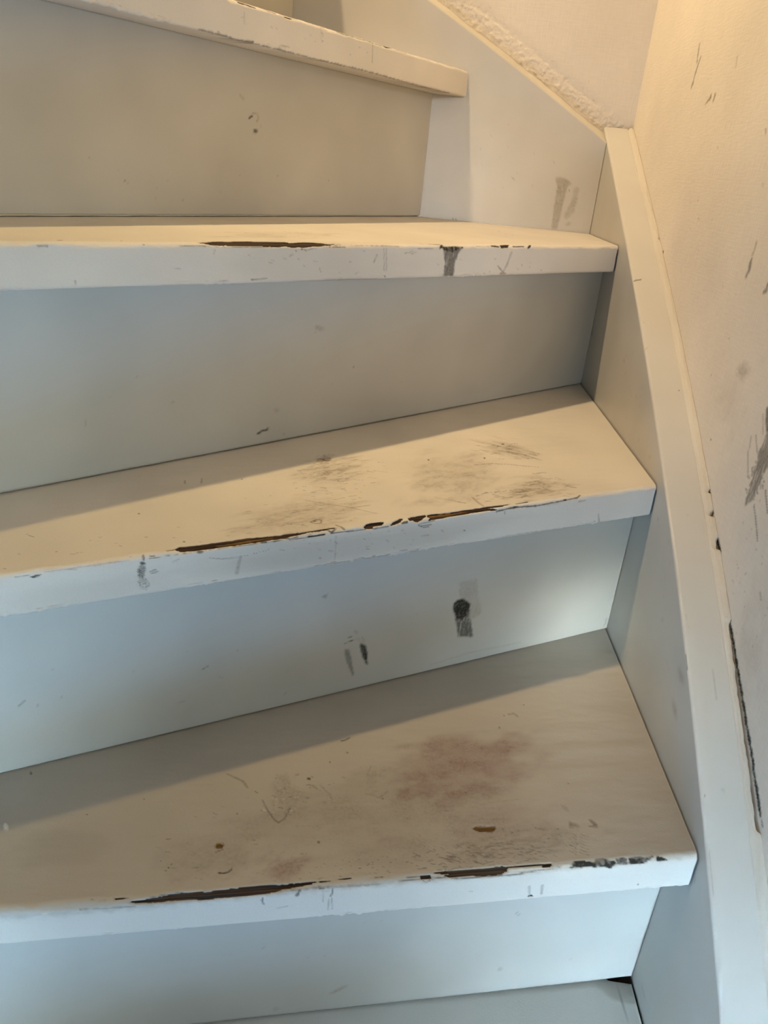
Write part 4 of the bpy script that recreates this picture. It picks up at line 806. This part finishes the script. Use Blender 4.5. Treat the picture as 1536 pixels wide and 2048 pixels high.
def grid_faces(n, m, wrap=False):
    i = np.arange(n - 1)[:, None]; j = np.arange(m if wrap else m - 1)[None, :]; j2 = (j + 1) % m
    return np.stack([(i * m + j).ravel(), (i * m + j2).ravel(), ((i + 1) * m + j2).ravel(), ((i + 1) * m + j + 0 * i).ravel()], 1)


def part_box(name, x0, x1, y0, y1, z0, z1, mat, parent=None):
    v = [(x, y, z) for z in (z0, z1) for y in (y0, y1) for x in (x0, x1)]
    f = [(0, 2, 3, 1), (4, 5, 7, 6), (0, 1, 5, 4), (1, 3, 7, 5), (3, 2, 6, 7), (2, 0, 4, 6)]
    return link_mesh(name, v, f, mat, parent, smooth=False)


def tag(o, label=None, cat=None, kind=None):
    if label: o['label'] = label
    if cat: o['category'] = cat
    if kind: o['kind'] = kind
    return o


def isect(l, x=None, y=None):
    return np.array([x, l[0] + l[1] * x]) if x is not None else np.array([(y - l[0]) / l[1], y])


def along(poly, f):
    """points at arc-length fractions f of a polyline"""
    poly = np.array(poly); L = np.hypot(*np.diff(poly, axis=0).T); c = np.concatenate([[0], np.cumsum(L)]); c /= c[-1]
    return np.stack([np.interp(f, c, poly[:, 0]), np.interp(f, c, poly[:, 1])], 1)


stair = bpy.data.objects.new('staircase', None); COL.objects.link(stair)
tag(stair, 'cream painted winder staircase with scuffed treads and chipped nosings against the walls', 'staircase')
GAP = 0.0019


# ------------------------------------------------------------------ treads
def build_tread(k, seen, ds, label):
    o, d, n = frame(k)
    nose = LINES[k]; back = riser_line(k + 1) if k + 1 in LINES else (LINES[k][0] + .26 * math.hypot(1, LINES[k][1]), LINES[k][1])
    back = (back[0] + .014 * math.hypot(1, back[1]), back[1])          # runs in under the next riser
    if k == 6: back = (LINES[6][0] + .25 * 9.06, 9.0)
    if k <= 3: F0 = isect(nose, x=-GAP)
    else: F0 = isect(nose, y=-GAP)
    if k == 0: Bp = [isect(back, x=-GAP) - np.array([0, .0205]), isect(back, x=-.022) - np.array([0, .0150]), isect(back, x=-.034)]     # corner broken away
    elif k <= 2: Bp = [isect(back, x=-GAP)]
    elif k == 3: Bp = [np.array([-GAP, -GAP]), isect(back, y=-GAP)]
    else: Bp = [isect(back, y=-GAP)]
    lx = LEFT_X
    if k <= 4: FN = isect(nose, x=lx)
    else: FN = isect(nose, y=-.90)
    Bp.append(isect(back, x=lx + .005) if k <= 4 else isect(back, y=-.90))
    Ltot = np.hypot(*(FN - F0))
    s1 = min(seen, Ltot * .97)
    f = np.concatenate([np.arange(0, s1, ds), np.arange(s1, Ltot, .02), [Ltot]]) / Ltot
    F = F0 + (FN - F0) * f[:, None]; B = along(Bp, f)
    Lp = (B - F) @ n
    r = .0058 if k == 1 else .0042; r2 = .003
    dense = ds < .002
    # profile rows: q (inward, metres), z (relative to the top), w (unfolded coordinate)
    qa = np.arange(.026, r, -.0006 if dense else -.005)
    nt = max(4, int(.27 / (.0015 if dense else .02)))
    rows = []
    for t in np.linspace(1, 0, nt, endpoint=False): rows.append(('t', t))
    for q in qa: rows.append(('q', q, 0.0, q))
    na = 10 if dense else 4
    for i in range(na + 1):
        a = math.pi / 2 * i / na; rows.append(('q', r - r * math.sin(a), -(r - r * math.cos(a)), r - 2 * r * i / na))
    zf = np.arange(-r - .0007, -TH + r2, -.0008) if dense else np.linspace(-r, -TH + r2, 4)[1:-1]
    for z in zf: rows.append(('q', 0.0, z, z))
    for i in range(5):
        a = math.pi / 2 * i / 4; rows.append(('q', r2 - r2 * math.cos(a), -TH + r2 - r2 * math.sin(a), -TH + r2 - r2 * i / 4 * 1.5))
    rows.append(('q', .025, -TH, -TH - .02)); rows.append(('u',))
    m = len(rows); ns = len(f)
    P = np.zeros((ns, m, 3)); W = np.zeros((ns, m)); NX = np.zeros((m, 2))
    dirv = (B - F) / Lp[:, None]
    for j, rw in enumerate(rows):
        if rw[0] == 't': q = .026 + (Lp - .026) * rw[1]; z = 0.0; w = q; NX[j] = (0, 1)
        elif rw[0] == 'u': q = Lp; z = -TH; w = -TH - Lp; NX[j] = (0, -1)
        else:
            q, z, w = rw[1], rw[2], rw[3]; q = np.full(ns, q)
            if z == 0: NX[j] = (0, 1)
            elif z <= -r: NX[j] = (-1, 0)
            else:
                t = (r - rw[1]) / r; c = (z + r) / r; NX[j] = (-t, c)
            if z <= -TH + r2: NX[j] = (-.7, -.7)
        P[:, j, :2] = F + dirv * q[:, None]; P[:, j, 2] = z; W[:, j] = w
    S = (P[:, :, :2] - o) @ d
    if k == 0: att = eval_marks('tread0', -P[:, :, 0], P[:, :, 1])
    else: att = eval_marks('tread%d' % k, S, W)
    # slight waviness of thick old paint, dents on the arris, and real depth where the paint is gone
    wav = (fbm(S / .03, W / .012, 3) - .5) * .0006
    arr = np.exp(-(W / .006) ** 2)
    wav += arr * (fbm(S / .012, W / .006, 8) - .5) * .0018 * (1 if dense else 0)
    rag = sstep(.45, .75, fbm(S / .05, S * 0 + k, 12)) * np.exp(-((W + TH) / .004) ** 2) * (fbm(S / .004, W / .003, 15) - .5) * .0035
    dep = np.maximum(att['wood'], att['amber']) * (.0016 + .0012 * (fbm(S / .03, W / .0012, 21) - .3)) + np.maximum(att['dark'], att['tar'] * .5) * .0004 - att['pale'] * .0004
    off = wav + rag - dep
    P[:, :, :2] += (off * NX[:, 0])[..., None] * n
    P[:, :, 2] += off * NX[:, 1] + k * H
    faces = grid_faces(ns, m, True)
    uv = np.stack([S, W], -1)
    caps = [list(range(m - 1, -1, -1)), list(range((ns - 1) * m, ns * m))]
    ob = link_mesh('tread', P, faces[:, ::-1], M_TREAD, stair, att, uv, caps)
    tag(ob, label); return ob


TL = {1: ('broad dirty tread with purple brown stain and torn nosing', .62, .0010), 2: ('tread with scratched warm lit top and long split nosing', .68, .0010),
      3: ('narrow looking tread at eye level with black smear on its nosing', .86, .0011), 4: ('highest nosing seen from below with grubby lower edge', .74, .0012),
      0: ('lowest tread in the bottom right corner', .40, .002), -1: (None, .0, .05), -2: (None, .0, .05), 5: (None, 0, .05), 6: (None, 0, .05)}
for k in (1, 2, 3, 4, 0, -1, -2, 5, 6):
    build_tread(k, TL[k][1], TL[k][2], TL[k][0])


# ------------------------------------------------------------------ risers
def build_riser(k, seen, ds):
    o, d, n = frame(k)
    l = riser_line(k)
    A = isect(l, x=-.0007) if k <= 3 else isect(l, y=-.0014)
    E = isect(l, x=LEFT_X) if k <= 4 else isect(l, y=-.90)
    Lt = np.hypot(*(E - A)); z0 = (k - 1) * H + .0016; z1 = k * H - TH + .0005
    s1 = min(seen, Lt * .97)
    f = np.concatenate([np.arange(0, s1, ds), np.arange(s1, Lt, .03), [Lt]]) / Lt
    zz = np.linspace(z0, z1, max(3, int((z1 - z0) / max(ds, .0014))))
    # closed loop: front going up, then back going down
    m = len(zz) + 2; ns = len(f); P = np.zeros((ns, m, 3))
    base = A + (E - A) * f[:, None]
    P[:, :len(zz), :2] = base[:, None, :]; P[:, :len(zz), 2] = zz
    P[:, len(zz):, :2] = (base + n * .012)[:, None, :]; P[:, len(zz), 2] = z1; P[:, len(zz) + 1, 2] = z0
    S = (P[:, :, :2] - o) @ d; Z = P[:, :, 2]
    if k == 1:      # riser does not meet the tread below it in the corner
        P[:, 0, 2] += .0008 * np.exp(-(S[:, 0] / .017) ** 2); P[:, -1, 2] = P[:, 0, 2]
    att = eval_marks('riser%d' % k, S, Z)
    for c in att: att[c][:, len(zz):] = 0
    caps = [list(range(m - 1, -1, -1)), list(range((ns - 1) * m, ns * m))]
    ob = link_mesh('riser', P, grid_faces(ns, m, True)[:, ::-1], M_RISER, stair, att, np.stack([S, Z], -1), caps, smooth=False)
    return ob


for k, s_, d_ in ((1, .52, .0022), (2, .64, .0014), (3, .74, .0018), (4, .72, .0017), (0, 0, .05), (-1, 0, .05), (5, .2, .01), (6, 0, .05)):
    build_riser(k, s_, d_)


# ------------------------------------------------------------------ stringers
def sweep(name, A, make, mat, keyf, keyc, parent):
    """A: positions along the wall; make(a) -> rows of (depth from face, z, kind)"""
    P = []; att = None
    return P


def build_right_stringer():
    ys = np.concatenate([np.arange(-2.2, -.92, .05), np.arange(-.92, WALL - .005, .0014), [WALL - .0042]])
    zt = top_z(ys); r = .003
    fd = np.concatenate([[-.55], np.arange(-.30, -r - .0005, .0024)])          # face rows relative to the top edge
    rows = [(0.0, v) for v in fd] + [(r - r * math.cos(a), -r + r * math.sin(a)) for a in np.linspace(0, math.pi / 2, 7)] \
        + [(x, 0.0) for x in np.arange(r + .001, STR - .0015, .0014)] + [(STR - .001 + .001 * math.sin(a), -.001 + .001 * math.cos(a)) for a in np.linspace(0, math.pi / 2, 3)] + [(STR, -.55)]
    m, n = len(rows), len(ys); P = np.zeros((n, m, 3))
    for j, (x, dz) in enumerate(rows): P[:, j, 0] = x; P[:, j, 1] = ys; P[:, j, 2] = zt + dz
    nf = len(fd) + 3
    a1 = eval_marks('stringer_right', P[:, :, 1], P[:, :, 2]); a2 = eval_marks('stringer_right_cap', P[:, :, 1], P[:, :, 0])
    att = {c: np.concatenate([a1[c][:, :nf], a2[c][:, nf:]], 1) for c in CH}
    att['pale'][:, nf - 2:] = .30          # cap coloured lighter in place of light from above
    P[:, nf:-3, 2] += ((fbm(P[:, nf:-3, 1] / .05, P[:, nf:-3, 0] / .02, 5) - .5) * .0012)
    caps = [list(range(m)), list(range(n * m - 1, (n - 1) * m - 1, -1))]
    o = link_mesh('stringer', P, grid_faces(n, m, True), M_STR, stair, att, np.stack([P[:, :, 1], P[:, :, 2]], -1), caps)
    return tag(o, 'sloping stringer board with rounded edge along the right wall')


def build_back_stringer():
    xs = np.concatenate([[-.0006], np.arange(-.002, -.62, -.0016), np.arange(-.62, -1.4, -.05)])
    zt = back_z(xs); r = .003
    fd = np.concatenate([[-.7], np.arange(-.30, -r - .0005, .002)])
    rows = [(0.0, v) for v in fd] + [(r - r * math.cos(a), -r + r * math.sin(a)) for a in np.linspace(0, math.pi / 2, 7)] + [(STR, 0.0), (STR, -.7)]
    m, n = len(rows), len(xs); P = np.zeros((n, m, 3))
    for j, (y, dz) in enumerate(rows): P[:, j, 0] = xs; P[:, j, 1] = y; P[:, j, 2] = zt + dz
    att = eval_marks('stringer_back', P[:, :, 0], P[:, :, 2])
    caps = [list(range(m)), list(range(n * m - 1, (n - 1) * m - 1, -1))]
    o = link_mesh('stringer', P, grid_faces(n, m, True), M_STR, stair, att, np.stack([P[:, :, 0], P[:, :, 2]], -1), caps)
    return tag(o, 'stringer board rising to the left along the back wall')


str_r = build_right_stringer()
str_b = build_back_stringer()


def bead_right():
    """ragged filler between the right stringer and the wallpaper, shrunk away from the wall low down"""
    ys = np.arange(-1.0, WALL - .006, .0012); zt = top_z(ys)
    gap = np.zeros(len(ys))
    for y0, y1, g in ((-.775, -.638, .0026), (-.5845, -.572, .0028), (-.5555, -.5475, .0028), (-.5335, -.528, .0024), (-.2035, -.1985, .002)):
        gap = np.maximum(gap, g * sstep(y0, y0 + .003, ys) * sstep(y1, y1 - .003, ys) * (.7 + .6 * fbm(ys / .006, ys * 0, 31)))
    wob = (fbm(ys / .02, ys * 0 + 2, 33) - .5)
    nj = 12; P = np.zeros((len(ys), nj, 3))
    for j in range(nj):
        t = j / (nj - 1)
        x0 = STR - .0025 + .003 * (fbm(ys / .05, ys * 0 + 4, 34) - .5); x1 = WALL - .0001 - gap
        P[:, j, 0] = x0 + (x1 - x0) * t; P[:, j, 1] = ys
        groove = -.0016 * np.exp(-((t - .22) / .12) ** 2)
        P[:, j, 2] = zt + groove + .0012 * math.sin(t * math.pi) + .0022 * t * (1 - gap / .003) + wob * .0014 * t + (fbm(ys / .02, ys * 0 + t * 6, 36) - .5) * .0022 * (t > .2)
    # skirt that closes the bead on its wall side
    Q = np.concatenate([P, P[:, -1:, :] - np.array([0, 0, .02])], 1)
    Q = np.concatenate([np.concatenate([P[:, :1, :] - np.array([0, 0, .004])], 1), Q], 1)
    f = grid_faces(len(ys), nj + 2)
    o = link_mesh('filler_bead', Q, f, M_CAULK, str_r); tag(o, 'cracked painted filler line against the wallpaper'); return o


def bead_back():
    xs = np.arange(.030, -.75, -.0014)
    zt = np.where(xs > 0, back_z(0 * xs), back_z(xs)); nj = 9; P = np.zeros((len(xs), nj, 3)); wob = (fbm(xs / .03, xs * 0, 41) - .5)
    for j in range(nj):
        t = j / (nj - 1)
        P[:, j, 0] = xs; P[:, j, 1] = .008 + (WALL - .0043 - .008) * t
        P[:, j, 2] = zt + .0003 + (.0115 + wob * .004) * (t ** 1.3) + (fbm(xs / .01, xs * 0 + t * 5, 43) - .5) * .0016 * t
    Q = np.concatenate([P, P[:, -1:, :] - np.array([0, 0, .03])], 1)
    o = link_mesh('filler_bead', Q, grid_faces(len(xs), nj + 1)[:, ::-1], M_CAULK, str_b); return o


bead_right(); bead_back()

M_GAP_BLACK = paint_mat('gap_black', (0.014, 0.010, 0.008), .8, False, .3)  # near-black so the gap above it reads as deep shade
part_box('gap_blackout', -.75, -.001, -.86, -.66, -.16, -TH - .0015, M_GAP_BLACK, stair)  # hidden block added under the lowest tread to keep the corner gap dark
# newel post and inner stringers (left of the frame)
part_box('newel_post', -.855, -.752, -1.03, -.93, -.9, 1.15, M_STR, stair)
part_box('inner_stringer', -.83, -.79, -2.2, -1.03, -.9, -.05, M_STR, stair)

# ------------------------------------------------------------------ walls and the rest of the hall
def seen_wall(name, axis, c0, c1, z0, z1, step, zstep, key, mat):
    """wall face with a fine grid where the camera looks; coarse slabs around it"""
    full = (-3.6, WALL) if axis == 'x' else (-2.4, WALL + .1)
    a = np.concatenate([np.linspace(full[0], c0, 6)[:-1], np.arange(c0, c1, step), np.linspace(c1, full[1], 4)]) if c1 < full[1] - .001 else np.concatenate([np.linspace(full[0], c0, 6)[:-1], np.arange(c0, full[1], step), [full[1]]])
    z = np.concatenate([np.linspace(-1.0, z0, 5)[:-1], np.arange(z0, z1, zstep), np.linspace(z1, 2.75, 6)])
    A, Z = np.meshgrid(a, z, indexing='ij'); P = np.zeros(A.shape + (3,))
    if axis == 'x': P[..., 0] = WALL; P[..., 1] = A
    else: P[..., 1] = WALL; P[..., 0] = A
    P[..., 2] = Z
    att = eval_marks(key, A, Z)
    if axis == 'y':
        dd = Z - back_z(A); att['crinkle'] = sstep(.008, .014, dd) * sstep(.052, .030, dd) * (A < .03)
        P[..., 1] -= att['crinkle'] * (np.abs(fbm((A - Z * .6) / .011, (Z + A * .6) / .005, 61) - .5) * .005 - .0004)
        rip = dd - .034 - .006 * fbm(A / .02, A * 0, 62); P[..., 1] -= .0011 * sstep(.0, -.0025, rip) * sstep(.004, .012, dd) * (A < .035) * sstep(.03, -.02, A)
    n, m = A.shape; f = grid_faces(n, m)
    if axis == 'y': f = f
    o = link_mesh(name, P, f if axis == 'y' else f[:, ::-1], mat, None, att, np.stack([A, Z], -1))
    return tag(o, None, None, 'structure')


w = seen_wall('wall_right', 'x', -.84, -.16, .12, .92, .0012, .0017, 'wall_right', M_WALLR)
w['label'] = 'cream woven wallpaper wall on the right with dark scuffs'
w = seen_wall('wall_back', 'y', -.30, .05, .62, .95, .0015, .0015, 'wall_back', M_WALLB)
w['label'] = 'cream wallpapered wall behind the turn of the stairs'
tag(part_box('wall_left', -2.5, -2.4, -3.7, .2, -1.0, 2.75, M_PLAIN), kind='structure')
tag(part_box('wall_front', -2.5, .2, -3.7, -3.6, -1.0, 2.75, M_PLAIN), kind='structure')
tag(part_box('floor', -2.5, .2, -3.7, .2, -1.1, -1.0, M_FLOOR), kind='structure')
tag(part_box('ceiling', -2.5, .2, -3.7, .2, 2.75, 2.85, M_PLAIN), kind='structure')
